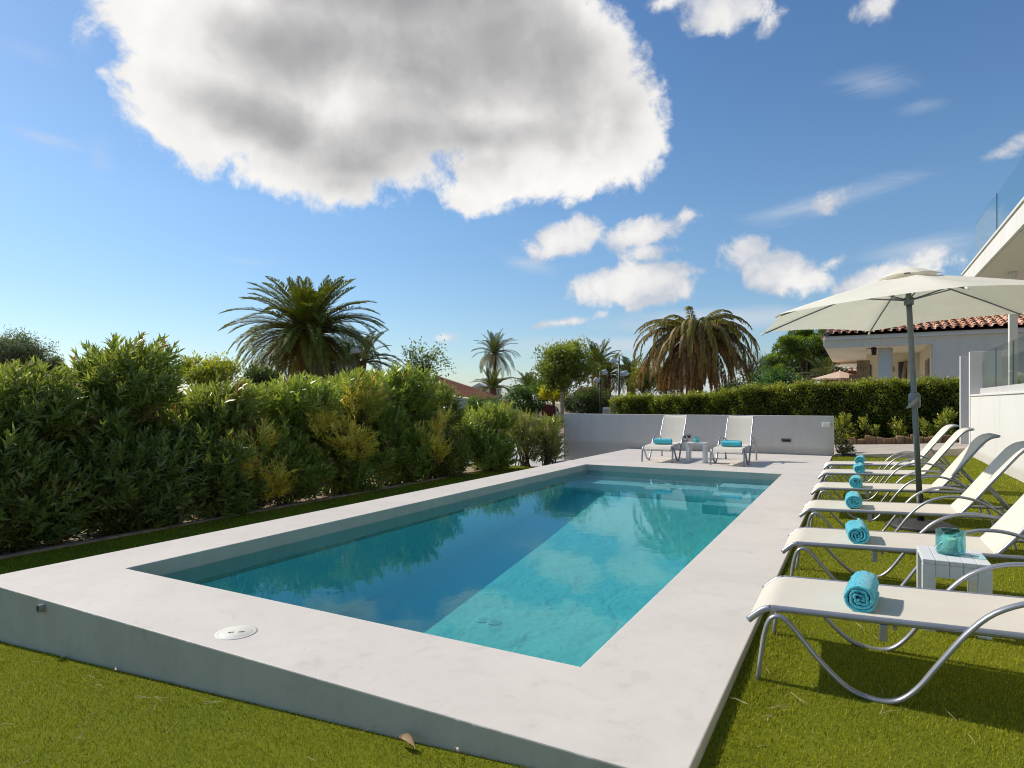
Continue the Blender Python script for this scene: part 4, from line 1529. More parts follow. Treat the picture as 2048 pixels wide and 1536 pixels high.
# ---------------------------------------------------------------- broadleaf trees / shrubs at a distance
def tree(name, label, base, crown, rad, seed, nclump=40, per=70, leaf=(.10, .055), clump=.3, cols=((.03, .05, .01), (.09, .13, .025), (.18, .22, .04)), trunk=.08, cat='tree', group=None,
         mat='leafmatt', shell=.55, trunkmat='bark', up=0.0, flat=1.0, lean=0.0, spikes=0):
    """base: ground point; crown: centre (world); rad: (rx,ry,rz)"""
    rg = np.random.default_rng(seed)
    root = empty(name, base, 0, label, cat, group)
    c = np.array(crown) - np.array(base)
    rad = np.array(rad)
    d = rand_dirs(nclump, rg)
    rr = 1 - shell * rg.random(nclump) ** 1.6
    cc = c + d * rad * rr[:, None] * .86
    cs_ = clump * rg.uniform(.6, 1.35, nclump)
    n = nclump * per
    ci = np.repeat(np.arange(nclump), per)
    off_ = rg.normal(size=(n, 3))
    off_ = unit(off_) * (np.abs(rg.normal(.75, .28, n))[:, None])
    P = cc[ci] + off_ * cs_[ci][:, None] * np.array([1, 1, flat])
    if spikes:
        m = rg.random(n) < spikes
        P[m, 2] += np.abs(rg.normal(0, .35, m.sum())) * cs_[ci][m]
    D = unit(rg.normal(size=(n, 3)) + off_ * .8 + np.array([0, 0, up]))
    L_ = leaf[0] * rg.uniform(.65, 1.25, n)
    V, F = leaves(P, D, L_, L_ * leaf[1] / leaf[0], rg, .12, .08)
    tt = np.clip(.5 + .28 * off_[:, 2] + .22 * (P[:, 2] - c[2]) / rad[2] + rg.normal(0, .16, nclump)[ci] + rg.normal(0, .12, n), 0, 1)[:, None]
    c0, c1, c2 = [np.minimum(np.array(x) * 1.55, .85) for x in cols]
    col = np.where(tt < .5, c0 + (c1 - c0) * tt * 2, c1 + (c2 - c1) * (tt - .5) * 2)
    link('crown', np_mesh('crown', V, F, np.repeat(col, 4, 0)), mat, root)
    bm = MB()
    hb = max(.15, c[2] - rad[2] * .75)
    bm.tube([(0, 0, -.05), (lean * .3, .0, hb * .5), (lean, 0, hb), (c[0] * .9 + lean * .2, c[1], c[2])], [trunk * 1.25, trunk, trunk * .9, trunk * .35], 10)
    for i in range(0, nclump, 2):
        p0 = np.array([lean, 0, hb]) + (c - np.array([lean, 0, hb])) * rg.uniform(.0, .6)
        p1 = cc[i]
        md = (p0 + p1) / 2 + np.array([0, 0, .08 * rad[2]])
        bm.tube([tuple(p0), tuple(md), tuple(p1)], [trunk * .38, trunk * .24, trunk * .1], 5, cap=False)
    bm.build('trunk', trunkmat, root)
    return root


b = place(1124, 35)
c = at(1130, 735, 35)
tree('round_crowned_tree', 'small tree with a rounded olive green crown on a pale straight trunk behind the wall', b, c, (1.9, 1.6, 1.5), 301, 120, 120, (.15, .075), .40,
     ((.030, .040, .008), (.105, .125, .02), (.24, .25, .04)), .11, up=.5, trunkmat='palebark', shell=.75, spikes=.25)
b = place(852, 30)
c = at(852, 728, 30)
tree('airy_tree', 'airy tree with thin see-through branches behind the hedge, right of the large palm', b, c, (1.45, 1.2, 1.2), 302, 60, 22, (.14, .07), .32,
     ((.03, .04, .012), (.085, .10, .02), (.17, .18, .04)), .07, up=.4, shell=.9)
b = place(38, 26)
c = at(38, 712, 26)
tree('olive_tree', 'grey green olive tree behind the hedge at the far left', b, c, (1.6, 1.4, .95), 303, 110, 150, (.11, .03), .34, ((.03, .035, .02), (.075, .085, .05), (.13, .14, .09)), .12, shell=.7)
b = place(108, 27)
c = at(108, 735, 27)
tree('olive_tree', 'small olive green tree right beside the larger one at the far left', b, c, (.5, .4, .5), 313, 26, 140, (.10, .03), .22, ((.03, .035, .02), (.075, .085, .05), (.13, .14, .09)), .06, shell=.7)
b = place(415, 22)
c = at(415, 748, 22)
tree('feathery_shrub', 'yellow green shrub with spiky upright shoots behind the hedge, left of the large palm', b, c, (1.25, 1.0, .62), 304, 70, 90, (.13, .045), .24, ((.055, .062, .010), (.16, .165, .02), (.33, .30, .035)), .06, 'shrub', up=.9, shell=.7, spikes=.3)
b = place(520, 25)
c = at(520, 760, 25)
tree('dense_shrub', 'dark green shrub just left of the trunk of the large palm', b, c, (.75, .75, .55), 305, 40, 90, (.12, .05), .25, ((.012, .02, .006), (.035, .055, .012), (.10, .11, .02)), .06, 'shrub')
# bare twiggy shrub
b = place(665, 20)
t = empty('bare_shrub', b, 0, 'leafless brown twiggy shrub in front of the large palm', 'shrub')
bm = MB()
rg = np.random.default_rng(306)
ztop = at(665, 712, 20).z - b[2]
for i in range(150):
    a, r = rg.uniform(0, 6.28), rg.uniform(0, 1) ** .5
    dx, dy = math.cos(a) * r * 1.0, math.sin(a) * r * .8
    h = ztop * rg.uniform(.72, 1.02)
    bm.tube([(dx * .3, dy * .3, 0), (dx * .8, dy * .8, h * .6), (dx + rg.normal(0, .06), dy + rg.normal(0, .06), h)], [.012, .009, .005], 4, cap=False)
bm.build('twigs', 'twig', t)

b = place(1050, 38)
c = at(1050, 806, 38)
tree('dense_shrub', 'big dark green shrub behind the thin young shrubs, left of the round crowned tree', b, c, (1.75, 1.4, 1.15), 307, 70, 120, (.15, .05), .42, ((.010, .018, .005), (.030, .055, .012), (.10, .16, .03)), .08, 'shrub')
b = place(962, 33)
c = at(962, 822, 33)
tree('dense_shrub', 'green shrub in front of the orange roofed house, behind the white blossoms', b, c, (1.45, 1.1, .75), 317, 60, 120, (.13, .045), .32, ((.014, .024, .006), (.045, .075, .015), (.13, .18, .03)), .06, 'shrub')
b = place(1085, 43)
c = at(1082, 775, 43)
tree('clipped_shrub', 'smooth bright green clipped shrub behind the big dark one', b, c, (1.05, .9, .45), 308, 50, 120, (.10, .05), .22, ((.03, .06, .01), (.08, .14, .02), (.16, .24, .04)), .06, 'shrub')
b = place(1108, 37)
c = at(1106, 785, 37)
tree('golden_shrub', 'golden yellow shrub under the round crowned tree', b, c, (.85, .7, .55), 309, 45, 90, (.13, .06), .24, ((.16, .13, .01), (.42, .34, .015), (.62, .52, .04)), .06, 'shrub')
b = place(1178, 39)
c = at(1178, 806, 39)
tree('dense_shrub', 'low dark hedge shrub behind the wall, between pale trunk and lamp post', b, c, (2.0, 1.0, 1.0), 310, 95, 120, (.12, .045), .32, ((.010, .018, .005), (.030, .050, .012), (.11, .14, .03)), .06, 'shrub')
b = place(1287, 36)
c = at(1287, 758, 36)
tree('leafy_tree', 'yellow green tree left of the drooping dry palm', b, c, (.85, .8, 1.1), 311, 60, 80, (.11, .06), .30, ((.04, .045, .01), (.13, .125, .02), (.26, .22, .035)), .09)
b = place(1332, 40)
c = at(1332, 755, 40)
tree('leafy_tree', 'green tree seen behind the hanging fronds of the dry palm', b, c, (1.1, .9, 1.1), 321, 50, 80, (.12, .06), .32, ((.02, .03, .008), (.07, .08, .015), (.16, .16, .03)), .09)
b = place(1500, 38)
c = at(1500, 735, 38)
tree('olive_tree', 'silvery olive tree right of the drooping dry palm', b, c, (1.15, 1.0, 1.25), 312, 70, 60, (.10, .025), .34, ((.03, .04, .03), (.08, .095, .07), (.16, .18, .14)), .12, shell=.8)
b = place(1545, 33)
c = at(1545, 775, 33)
tree('dense_shrub', 'glossy green shrub above the clipped hedge, left of the house', b, c, (1.75, 1.2, 1.0), 314, 80, 110, (.13, .06), .36, ((.012, .024, .007), (.035, .075, .015), (.10, .19, .035)), .08, 'shrub', mat='leaf')
b = place(1478, 31)
c = at(1478, 785, 31)
tree('dense_shrub', 'dark green shrub behind the hedge at the foot of the dry palm', b, c, (1.0, .8, .75), 315, 45, 100, (.11, .055), .28, ((.012, .022, .007), (.035, .065, .015), (.09, .15, .03)), .06, 'shrub')


# stone pine with layered puffs
def pine(base, seed):
    rg = np.random.default_rng(seed)
    root = empty('pine_tree', base, 0, 'bright green umbrella pine with layered puffs left of the neighbouring house', 'tree')
    puffs = []
    for (px, py, rx) in ((1548, 725, 22), (1575, 700, 26), (1610, 690, 30), (1600, 668, 20), (1645, 672, 34), (1668, 690, 30), (1590, 722, 30), (1630, 715, 32), (1560, 745, 20),
                         (1612, 742, 26), (1650, 735, 28), (1683, 665, 30), (1532, 738, 12), (1575, 684, 14), (1640, 700, 26), (1700, 700, 40)):
        D = 44 + rg.uniform(-1.3, 1.3)
        puffs.append((np.array(at(px, py, D)) - np.array(base), rx / FOC * 44 * 1.02))
    V_, F_, T_, o_ = [], [], [], 0
    bm = MB()
    for p, r in puffs:
        n = int(2600 * r)
        d = rand_dirs(n, rg)
        sub = rg.integers(0, 16, n)
        sc = rand_dirs(16, rg) * np.array([.75, .75, .45])
        q = p + (sc[sub] + d * np.array([.42, .42, .30]) * rg.uniform(.6, 1.1, (n, 1))) * r
        D = unit(d + np.array([0, 0, .7]) + rg.normal(0, .35, (n, 3)))
        L_ = rg.uniform(.16, .28, n)
        V, F = leaves(q, D, L_, .05, rg, .05, 0)
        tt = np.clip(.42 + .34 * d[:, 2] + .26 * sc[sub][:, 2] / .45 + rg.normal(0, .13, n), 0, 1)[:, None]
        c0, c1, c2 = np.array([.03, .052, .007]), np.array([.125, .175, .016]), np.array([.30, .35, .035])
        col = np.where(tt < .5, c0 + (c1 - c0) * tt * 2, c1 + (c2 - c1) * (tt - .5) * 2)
        V_.append(V)
        F_.append(F + o_)
        T_.append(np.repeat(col, 4, 0))
        o_ += len(V)
        bm.tube([(0, 0, 2.0 + .3 * rg.random()), tuple(p * np.array([.5, .5, .85])), tuple(p)], [.10, .07, .03], 6, cap=False)
    link('crown', np_mesh('crown', np.concatenate(V_), np.concatenate(F_), np.concatenate(T_)), 'leafmatt', root)
    bm.tube([(0, 0, -.1), (.1, 0, 1.2), (0, 0, 2.4)], [.22, .18, .13], 10)
    bm.build('trunk', 'bark', root)


pine(place(1615, 44), 320)


# clipped hedge behind the wall
def hedge():
    rg = np.random.default_rng(331)
    root = empty('clipped_hedge', (-3, 23.5, .1), 0, 'long clipped green hedge behind the garden wall in front of the neighbouring house', 'hedge')
    X0, X1 = -8.4, 4.2
    topf = lambda x: np.interp(x, [-8.4, -5.2, -3.0, -1.8, 4.2], [1.50, 1.62, 1.84, 1.97, 2.02]) + .05 * np.sin(x * 2.3) * np.cos(x * .9) + .025 * np.sin(x * 7)
    y0, y1 = 23.35, 24.35
    n = 62000
    x = rg.uniform(X0, X1, n)
    face = rg.random(n)
    f = face < .66
    tz = topf(x)
    y = np.where(f, y0 + np.abs(rg.normal(0, .14, n)) - .03, rg.uniform(y0, y1, n))
    z = np.where(f, .05 + (tz - .05) * rg.random(n), tz - np.abs(rg.normal(0, .05, n)))
    bulge = .16 * np.sin(x * 2.7 + z * 2) + .11 * np.sin(x * 6.1 - z * 4) + .07 * np.sin(x * 13 + z * 9)
    y = y + np.where(f, bulge, 0)
    out_ = np.where(f[:, None], np.array([0, -1, .5]), np.array([0, -.2, 1.0]))
    D = unit(out_ + rg.normal(0, .65, (n, 3)))
    P = np.stack([x, y, z], -1)
    # ragged sprigs above the top
    m = 700
    xs = rg.uniform(X0, X1, m)
    sp = np.stack([xs, rg.uniform(y0, y0 + .5, m), topf(xs) + .02], -1)
    P = np.concatenate([P, np.repeat(sp, 6, 0) + np.stack([rg.normal(0, .03, m * 6), rg.normal(0, .03, m * 6), rg.uniform(-.02, .16, m * 6) * np.repeat(rg.random(m), 6)], -1)])
    D = np.concatenate([D, unit(rg.normal(0, .6, (m * 6, 3)) + np.array([0, 0, .8]))])
    f = np.concatenate([f, np.zeros(m * 6, bool)])
    L_ = rg.uniform(.05, .10, len(P))
    V, F = leaves(P - np.array([-3, 23.5, .1]), D, L_, L_ * .5, rg, .1, .05)
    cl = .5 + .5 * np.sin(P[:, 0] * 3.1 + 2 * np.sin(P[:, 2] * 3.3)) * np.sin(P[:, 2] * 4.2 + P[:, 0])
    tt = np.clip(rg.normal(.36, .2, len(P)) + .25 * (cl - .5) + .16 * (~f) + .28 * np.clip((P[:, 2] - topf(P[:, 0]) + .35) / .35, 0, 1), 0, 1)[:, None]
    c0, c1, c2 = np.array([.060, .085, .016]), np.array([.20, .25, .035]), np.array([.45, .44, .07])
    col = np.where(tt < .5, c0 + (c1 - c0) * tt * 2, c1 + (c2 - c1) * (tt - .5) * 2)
    ora = rg.random(len(P)) < .015
    col[ora] = np.array([.34, .22, .03])
    link('foliage', np_mesh('foliage', V, F, np.repeat(col, 4, 0)), 'leaf', root)
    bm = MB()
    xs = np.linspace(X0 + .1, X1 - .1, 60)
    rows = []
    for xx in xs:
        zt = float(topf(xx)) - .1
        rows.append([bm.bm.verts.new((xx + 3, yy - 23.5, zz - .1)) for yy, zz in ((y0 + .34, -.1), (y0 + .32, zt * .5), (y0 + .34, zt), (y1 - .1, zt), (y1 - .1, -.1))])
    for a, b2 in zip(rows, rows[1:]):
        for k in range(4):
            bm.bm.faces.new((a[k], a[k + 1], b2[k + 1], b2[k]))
    bm.build('shade_core', 'core', root)  # dark inner core: shade deep in the hedge put into its colour


hedge()
# young seedlings in the bed in front of the hedge
SG = 'young shrubs in the stone edged bed'
for i, (px, top, w, lb) in enumerate([(1692, 832, .42, 'young light green shrub beside the right end of the garden wall'), (1740, 838, .36, 'young yellow green shrub in the stone edged bed, second from the wall end'),
                                      (1802, 842, .34, 'young green shrub in the bed just left of the parasol pole'), (1856, 842, .36, 'young shrub with bare stem in the bed just right of the parasol pole'),
                                      (1893, 824, .36, 'tallest young shrub in the bed, next to the white gate pillar')]):
    Yb = 22.75
    tq = (px - 1024) / FOC
    D = Yb / (sn * tq + cs)
    p = at(px, 880, D)
    bush('young_shrub', lb, 'shrub', (p.x, Yb), w * .72, w * .72, .08, at(px, top, D).z + .12, 400 + i, .5, leafL=.11, leafW=.036, cols=((.12, .14, .025), (.30, .34, .06), (.55, .52, .10)), k=10, shoot=.22, lobes=5, openb=.08, group=SG)
t = empty('ground_cover_plant', (-.25, 22.5, .05), 0, 'small golden plant spilling over the stone edging of the bed', 'plant')
rg = np.random.default_rng(440)
P = np.stack([rg.normal(0, .18, 700), rg.normal(0, .1, 700), np.abs(rg.normal(.1, .09, 700))], -1)
V, F = leaves(P, unit(rg.normal(size=(700, 3)) + np.array([0, 0, .5])), .09, .04, rg)
link('leaves', np_mesh('leaves', V, F, np.repeat(np.array([.40, .34, .02]) * rg.uniform(.5, 1.2, (700, 1)), 4, 0)), 'leafmatt', t)
# stone edging
t = empty('stone_edging', (0, 22.35, 0), 0, 'row of rough brown stones edging the bed below the hedge', 'stone edging')
rg = np.random.default_rng(441)
x = -1.7
k = 0
while x < 2.9:
    w = rg.uniform(.11, .24)
    bm = MB()
    h = rg.uniform(.19, .30)
    z0 = .065 * max(0, x + .5)
    bm.box((x, -.09 + rg.normal(0, .015), z0 - .05), (x + w - .008, .1, z0 + h))
    for v in bm.bm.verts:
        v.co += Vector(rg.normal(0, .014, 3))
    bm.build('stone', 'stone', t, bevel=.025, seg=2)
    x += w
# trailing plant at wall end corner
bush('privet_shrub', 'low green shrub growing round the right end of the garden wall', 'shrub', (-.35, 18.75), .30, .32, .0, .62, 450, .9, leafL=.06, leafW=.025, cols=((.02, .035, .01), (.06, .09, .02), (.14, .18, .03)), k=14, shoot=.2, lobes=6)


# ================================================================ HOUSES
def tiles(x0, x1, y0, run, z0, rise, pitch=.32, row=.36, seed=5, cols=((.72, .38, .23), (.82, .52, .35), (.58, .28, .16))):
    """barrel roof tiles: slope rises from (y0,z0) over 'run' by 'rise'"""
    rg = np.random.default_rng(seed)
    L_ = math.hypot(run, rise)
    up = np.array([0, run / L_, rise / L_])
    nr = np.array([0, -rise / L_, run / L_])
    nc, nrw = int((x1 - x0) / pitch), int(L_ / row)
    Vs, Fs, Ts, o = [], [], [], 0
    seg = 7
    for i in range(nc):
        for j in range(nrw):
            cx_ = x0 + (i + .5) * pitch + rg.normal(0, .006)
            for kind in (0, 1):         # cover tile, pan tile
                r = pitch * (.33 if kind == 0 else .30)
                cxx = cx_ + (pitch / 2 if kind else 0)
                a = np.linspace(0, PI, seg)
                s0, s1 = j * row - (.05 if j else .0), (j + 1) * row
                taper = .88
                q = []
                for s_, rr, lift in ((s0, r, .030), (s1, r * taper, .0)):
                    base = np.array([cxx, y0, z0]) + up * s_
                    yy = np.cos(a) * rr
                    zz = np.sin(a) * rr * (.8 if kind == 0 else -.55) + lift + (.035 if kind == 0 else .05)
                    q.append(base + np.outer(yy, [1, 0, 0]) + np.outer(zz, nr))
                V = np.concatenate(q)
                F = np.array([[k, k + 1, seg + k + 1, seg + k] for k in range(seg - 1)])
                if j == 0 and kind == 0:    # thickness at the eave
                    V = np.concatenate([V, q[0] - nr * .0 + up * .0 + (np.array([cxx, y0, z0 + .05]) - q[0]) * .18])
                    F = np.concatenate([F, [[k, 2 * seg + k, 2 * seg + k + 1, k + 1] for k in range(seg - 1)]])
                c = np.array(cols[rg.integers(0, 3)]) * rg.uniform(.75, 1.2)
                Vs.append(V)
                Fs.append(F + o)
                Ts.append(np.tile(c, (len(V), 1)))
                o += len(V)
    return np_mesh('roof_tiles', np.concatenate(Vs), np.concatenate(Fs), np.concatenate(Ts), smooth=True)


# neighbouring house at the right
HX, HY, HZ = -1.10, 27.6, 3.98
t = empty('neighbour_house', (0, 0, 0), 0, 'white house with terracotta tiled roof and open veranda behind the hedge', 'house')
rf = link('roof', tiles(HX, 14, HY - .25, 5.2, HZ + .02, 1.55, .275, .33), 'tile', t)
bm = MB()
bm.poly([(HX - .02, HY - .22, HZ - .02), (14, HY - .22, HZ - .02), (14, HY + 5, HZ + 1.53), (HX - .02, HY + 5, HZ + 1.53)])
bm.poly([(HX - .02, HY + 5, HZ + 1.53), (14, HY + 5, HZ + 1.53), (14, HY + 17, HZ - .1), (HX - .02, HY + 17, HZ - .1)])
bm.build('roof_deck', 'tile', rf)
# eave band, front beam, soffit, wall
bm = MB()
bm.box((HX, HY - .12, HZ - .17), (14, HY + .0, HZ - .02))
bm.build('eave_band', 'whitewall', t, bevel=.01)
bm = MB()
bm.box((HX + .02, HY + .002, 3.52), (2.46, HY + .28, HZ - .03))
bm.build('beam', 'shadewall', t)
WX = 2.46
bm = MB()
bm.box((WX, HY + .004, -.2), (14, HY + .30, HZ - .032))
bm.box((WX, HY + .302, -.2), (WX + .28, HY + 5.9, HZ - .04))
bm.build('wall', 'shadewall', t)
bm = MB()
bm.box((HX + .12, HY + .283, 3.60), (WX - .003, HY + 16.9, 3.66))
bm.build('soffit', 'cream', t)
bm = MB()
bm.box((HX - .05, HY + .003, 3.62), (HX + .115, HY + 17, HZ - .06))
bm.build('fascia', 'cream', t)
bm = MB()
nt_ = 44
for k in range(nt_):
    y = HY + .1 + k * .38
    bm.tube([(HX - .05, y, HZ - .02), (HX - .05, y + .37, HZ - .03)], .10, 8)
bm.build('verge_tiles', simple('terracotta_verge', (.45, .25, .16), .85, var=.3, scale=4, world=True), rf)
# veranda inside
bm = MB()
bm.box((WX - .022, HY + .32, 0), (WX - .003, HY + 5.6, 3.598))
bm.box((.40, HY + 5.6, 0), (WX - .003, HY + 5.75, 3.598))
bm.build('veranda_wall', 'cream', t)
bm = MB()
bm.lathe([(.25, 0), (.25, 3.47)], (.98, HY + .55, 0), 28)
bm.build('column', 'shadewall', t)
bm = MB()
bm.box((.02, HY + 3.6, 0), (.52, HY + 4.0, 3.2)).box((-.28, HY + 3.7, 0), (.017, HY + 4.0, 2.6))
bm.build('stone_pier', 'stonepier', t)


def at_wall(px, Yw):
    tq = (px - 1024) / FOC
    D = Yw / (sn * tq + cs)
    return (cs * tq - sn) * D, D


for (pa, pb, ya, yb, nm) in ((1797, 1814, 724, 772, 'window'), (1737, 1743, 730, 772, 'door')):
    xa, Da = at_wall(pa, HY + 5.58)
    xb, Db = at_wall(pb, HY + 5.58)
    w = MB().box((xa, HY + 5.55, CAMZ - (yb - HOR) / FOC * Da), (xb, HY + 5.597, CAMZ - (ya - HOR) / FOC * Da)).build(nm, 'glassdark', t)
bm = MB()
bm.box((WX - .045, HY + 1.0, .9), (WX - .024, HY + 2.6, 3.05))
bm.build('window', 'glassdark', t)
p0, p1 = at(1803, 768, at_wall(1803, HY + 5.2)[1]), at(1812, 722, at_wall(1812, HY + 5.4)[1])
tag(MB().tube([p0, p1], .07, 4).build('leaning_board', 'wood'), 'pale board leaning against the veranda window of the house', 'board')
p = at(1748, 694, at_wall(1748, HY + 1.6)[1])
tl_ = empty('hanging_lantern', p, 0, 'dark metal lantern hanging under the veranda ceiling', 'lantern')
MB().tube([(0, 0, .18), (0, 0, .0)], .012, 6).build('rod', 'black', tl_)
MB().lathe([(.02, .0), (.13, -.07), (.13, -.09), (.10, -.09), (.085, -.30), (.05, -.33)], seg=6).build('lamp_body', 'black', tl_)
MB().tube([(-.28, 0, -.08), (0, 0, -.02), (.12, .1, .05)], .014, 6).build('arm', 'black', tl_)
bm = MB()
bm.lathe([(.0, -.03), (.17, -.03), (.15, .0), (.0, .01)], seg=20, caps=False)
o = bm.build('wall_plate', 'tan')
x_, D_ = at_wall(1781, HY + 5.5)
o.location = (x_, HY + 5.55, at(1781, 739, D_).z)
o.rotation_euler = (PI / 2, 0, 0)
tag(o, 'round straw coloured plate hung on the veranda wall beside the column', 'wall plate')

# far parasol and tiled annex by the house
p = at(1680, 742, 34)
t = empty('far_parasol', (p.x, p.y, gz(p)), 0, 'pale pink parasol open in front of the tiled annex', 'parasol')
h = p.z - gz(p)
bm = MB()
n = 8
for k in range(n):
    a0, a1 = 2 * PI * k / n, 2 * PI * (k + 1) / n
    bm.poly([(0, 0, h), (1.45 * math.cos(a0), 1.45 * math.sin(a0), h - .42), (1.45 * math.cos(a1), 1.45 * math.sin(a1), h - .42)])
bmesh.ops.remove_doubles(bm.bm, verts=bm.bm.verts, dist=.001)
bm.build('canopy', mat_fabric('pale_pink_canvas', (.78, .60, .48), .3), t)
MB().tube([(0, 0, 0), (0, 0, h + .05)], .03, 8).build('pole', 'whiteplastic', t)
p = at(1605, 790, 37)
t = empty('garden_annex', (p.x, p.y, 0), 0, 'low white annex with a steep red tiled roof behind the pink parasol', 'building')
z0 = at(1660, 778, 37).z
z1 = at(1660, 752, 37).z
bm = MB()
bm.box((0, 0, 0), (4.6, 3, z0 + .25))
bm.build('wall', 'whitewall', t)
me = tiles(0, 2.6, 0, .5, 0, .95, .24, .3, 9, ((.62, .20, .13), (.70, .32, .24), (.55, .16, .10)))
o = link('roof', me, 'tile', t)
q = at(1648, 772, 36.6)
o.location = (q.x - p.x, q.y - p.y - .6, q.z)
MB().box((q.x - p.x - .05, q.y - p.y - .12, q.z - 1), (q.x - p.x + 2.8, q.y - p.y + .6, q.z - .02)).build('gable', 'whitewall', t)
p = at(1700, 752, 46)
t = empty('distant_house', (p.x, p.y, 0), 0, 'distant red roof showing between the palm and the stone pier', 'house')
MB().box((-2, .3, 0), (3, 5, p.z - .3)).build('wall', 'whitewall', t)
o = link('roof', tiles(-2.2, 3.2, 0, 3, p.z - .3, 1.1, .34, .36, 10), 'tile', t)


# white house of the property itself (terrace wall, glass, balcony)
t = empty('white_villa', (2.55, 0, 0), 0, 'white villa with terrace wall, glass balustrades and upper balcony at the right', 'house')
VX = 2.55


def vb(name, a, b, mat, parent=None, bevel=0):
    return MB().box((a[0] - VX, a[1], a[2]), (b[0] - VX, b[1], b[2])).build(name, mat, parent or t, bevel=bevel)


vb('terrace_wall', (2.55, -2, -.3), (2.75, 19.648, 1.52), 'whitewall', bevel=.006)
vb('coping', (2.525, -2, 1.521), (2.80, 19.64, 1.565), 'whitewall', bevel=.005)
vb('glass_channel', (2.60, -2, 1.566), (2.68, 18.62, 1.70), 'shadegrey', bevel=.004)
vb('terrace_floor', (2.803, -2, 1.40), (7, 19.6, 1.50), 'path')
# pane joints follow the three seen in the photograph, then repeat towards the camera
ys = [18.6, 16.9, 15.2] + [15.2 - 2.0 * k for k in range(1, 8)]
for a, b in zip(ys, ys[1:]):
    gp = vb('glass_panel', (2.632, b + .012, 1.70), (2.648, a - .012, 2.55), 'clearglass')
    vb('pane_edge', (2.6325, b + .006, 1.70), (2.6475, b + .0115, 2.55), 'darkedge', gp)
vb('end_pillar', (2.535, 19.65, -.2), (3.32, 19.82, 2.66), 'whitewall', bevel=.006)
vb('gate_pillar', (2.545, 21.40, -.1), (3.3, 21.56, 2.66), 'whitewall', bevel=.006)
bs = vb('balcony_slab', (2.40, -2, 4.28), (7.5, 19.8, 4.64), 'whitewall', bevel=.006)
vb('edge_cap', (2.37, -2, 4.641), (2.62, 19.83, 4.685), 'soffit', bs)
vb('soffit', (2.46, -1.9, 4.262), (7.4, 19.7, 4.279), 'soffit', bs)
by = [18.55, 15.9, 13.5, 11.3, 9.1, 6.9, 4.7]
for a, b in zip(by, by[1:]):
    gp = vb('balcony_glass', (2.49, b + .01, 4.686), (2.506, a - .01, 5.60), 'clearglass', bs)
    vb('pane_edge', (2.4905, b + .004, 4.686), (2.5055, b + .0095, 5.60), 'darkedge', gp)
vb('balcony_column', (2.98, 17.55, 1.50), (3.13, 17.70, 4.26), 'whitewall', bevel=.006)
vb('house_wall', (5.2, -2, 1.50), (5.4, 16.5, 4.26), 'whitewall')
o = vb('wall_vent', (2.543, 17.72, .36), (2.5515, 17.90, .66), 'whiteplastic')
for k in range(3):
    vb('vent_slot', (2.539, 17.76, .41 + k * .075), (2.543, 17.86, .445 + k * .075), 'dark', o)
o = vb('socket_box', (2.68, 19.63, 1.10), (2.80, 19.648, 1.26), 'whiteplastic', bevel=.006)

# left house with orange roof
p = at(905, 800, 46)
t = empty('orange_roof_house', (p.x, p.y, 0), math.radians(0), 'white house with orange tiled roof behind the left hedge', 'house')
A, Bp = at(880, 757, 52) - Vector((p.x, p.y, 0)), at(1003, 797, 44) - Vector((p.x, p.y, 0))


def roof_plane(P0, P1, P2, P3, seed, pu, pv):
    """tiled slope through four corners (eave start, eave end, ridge end, ridge start)"""
    rg = np.random.default_rng(seed)
    P0, P1, P2, P3 = [np.array(q) for q in (P0, P1, P2, P3)]
    nu, nv = pu * 6, pv
    Vs, Ts = [], []
    nrm = unit(np.cross(P1 - P0, P3 - P0))
    if nrm[2] < 0:
        nrm = -nrm
    cu = rg.uniform(.8, 1.15, (pu + 2, pv + 2))
    for j in range(nv + 1):
        for sub in (0, 1):
            v = min(1, (j + (.0 if sub == 0 else .97)) / nv)
            for i in range(nu + 1):
                u = i / nu
                p_ = (P0 * (1 - u) + P1 * u) * (1 - v) + (P3 * (1 - u) + P2 * u) * v
                ph = (i % 6) / 6
                Vs.append(p_ + nrm * (.07 * abs(math.sin(PI * ph)) + (.04 if sub == 0 else 0)))
                Ts.append(np.array([.66, .27, .14]) * cu[i // 6, j])
    I = np.arange(len(Vs)).reshape(-1, nu + 1)
    F = np.stack([I[:-1, :-1], I[:-1, 1:], I[1:, 1:], I[1:, :-1]], -1).reshape(-1, 4)
    return np_mesh('roof', np.array(Vs), F, np.array(Ts))


o_ = Vector((p.x, p.y, 0))
P0, P1 = at(868, 786, 41) - o_, at(966, 801, 41) - o_
P2, P3 = at(1004, 796, 47) - o_, at(870, 752, 47) - o_
link('roof', roof_plane(P0, P1, P2, P3, 61, 34, 16), 'tile', t)
bm = MB()
b0, b1 = P0.copy(), P1.copy()
for q in ((P0, P1), (P1, P2), (P3, P0)):
    a, b = q
    bm.poly([(a.x, a.y + .15, 0), (b.x, b.y + .15, 0), (b.x, b.y + .15, b.z - .05), (a.x, a.y + .15, a.z - .05)])
bm.build('wall', 'shadewall', t)
p = at(953, 772, 52)
t = empty('far_house', (p.x, p.y, 0), 0, 'pale gabled house end peeping over the orange roof', 'house')
zt = at(953, 766, 52).z
bm = MB()
bm.box((-.6, 0, 0), (1.2, 2, zt - .35))
bm.build('wall', 'whitewall', t)
bm = MB()
bm.poly([(-.75, -.1, zt - .45), (.3, -.1, zt), (.3, 2.1, zt), (-.75, 2.1, zt - .45)]).poly([(1.35, -.1, zt - .45), (.3, -.1, zt), (.3, 2.1, zt), (1.35, 2.1, zt - .45)]).poly([(-.6, -.02, zt - .36), (1.2, -.02, zt - .36), (.3, -.02, zt - .02)])
bm.build('roof', 'whitewall', t)
p = at(1182, 790, 62)
t = empty('distant_house', (p.x, p.y, 0), 0, 'distant red roof between the round crowned tree and the palms', 'house')
zr, ze = at(1182, 775, 62).z, at(1182, 791, 62).z
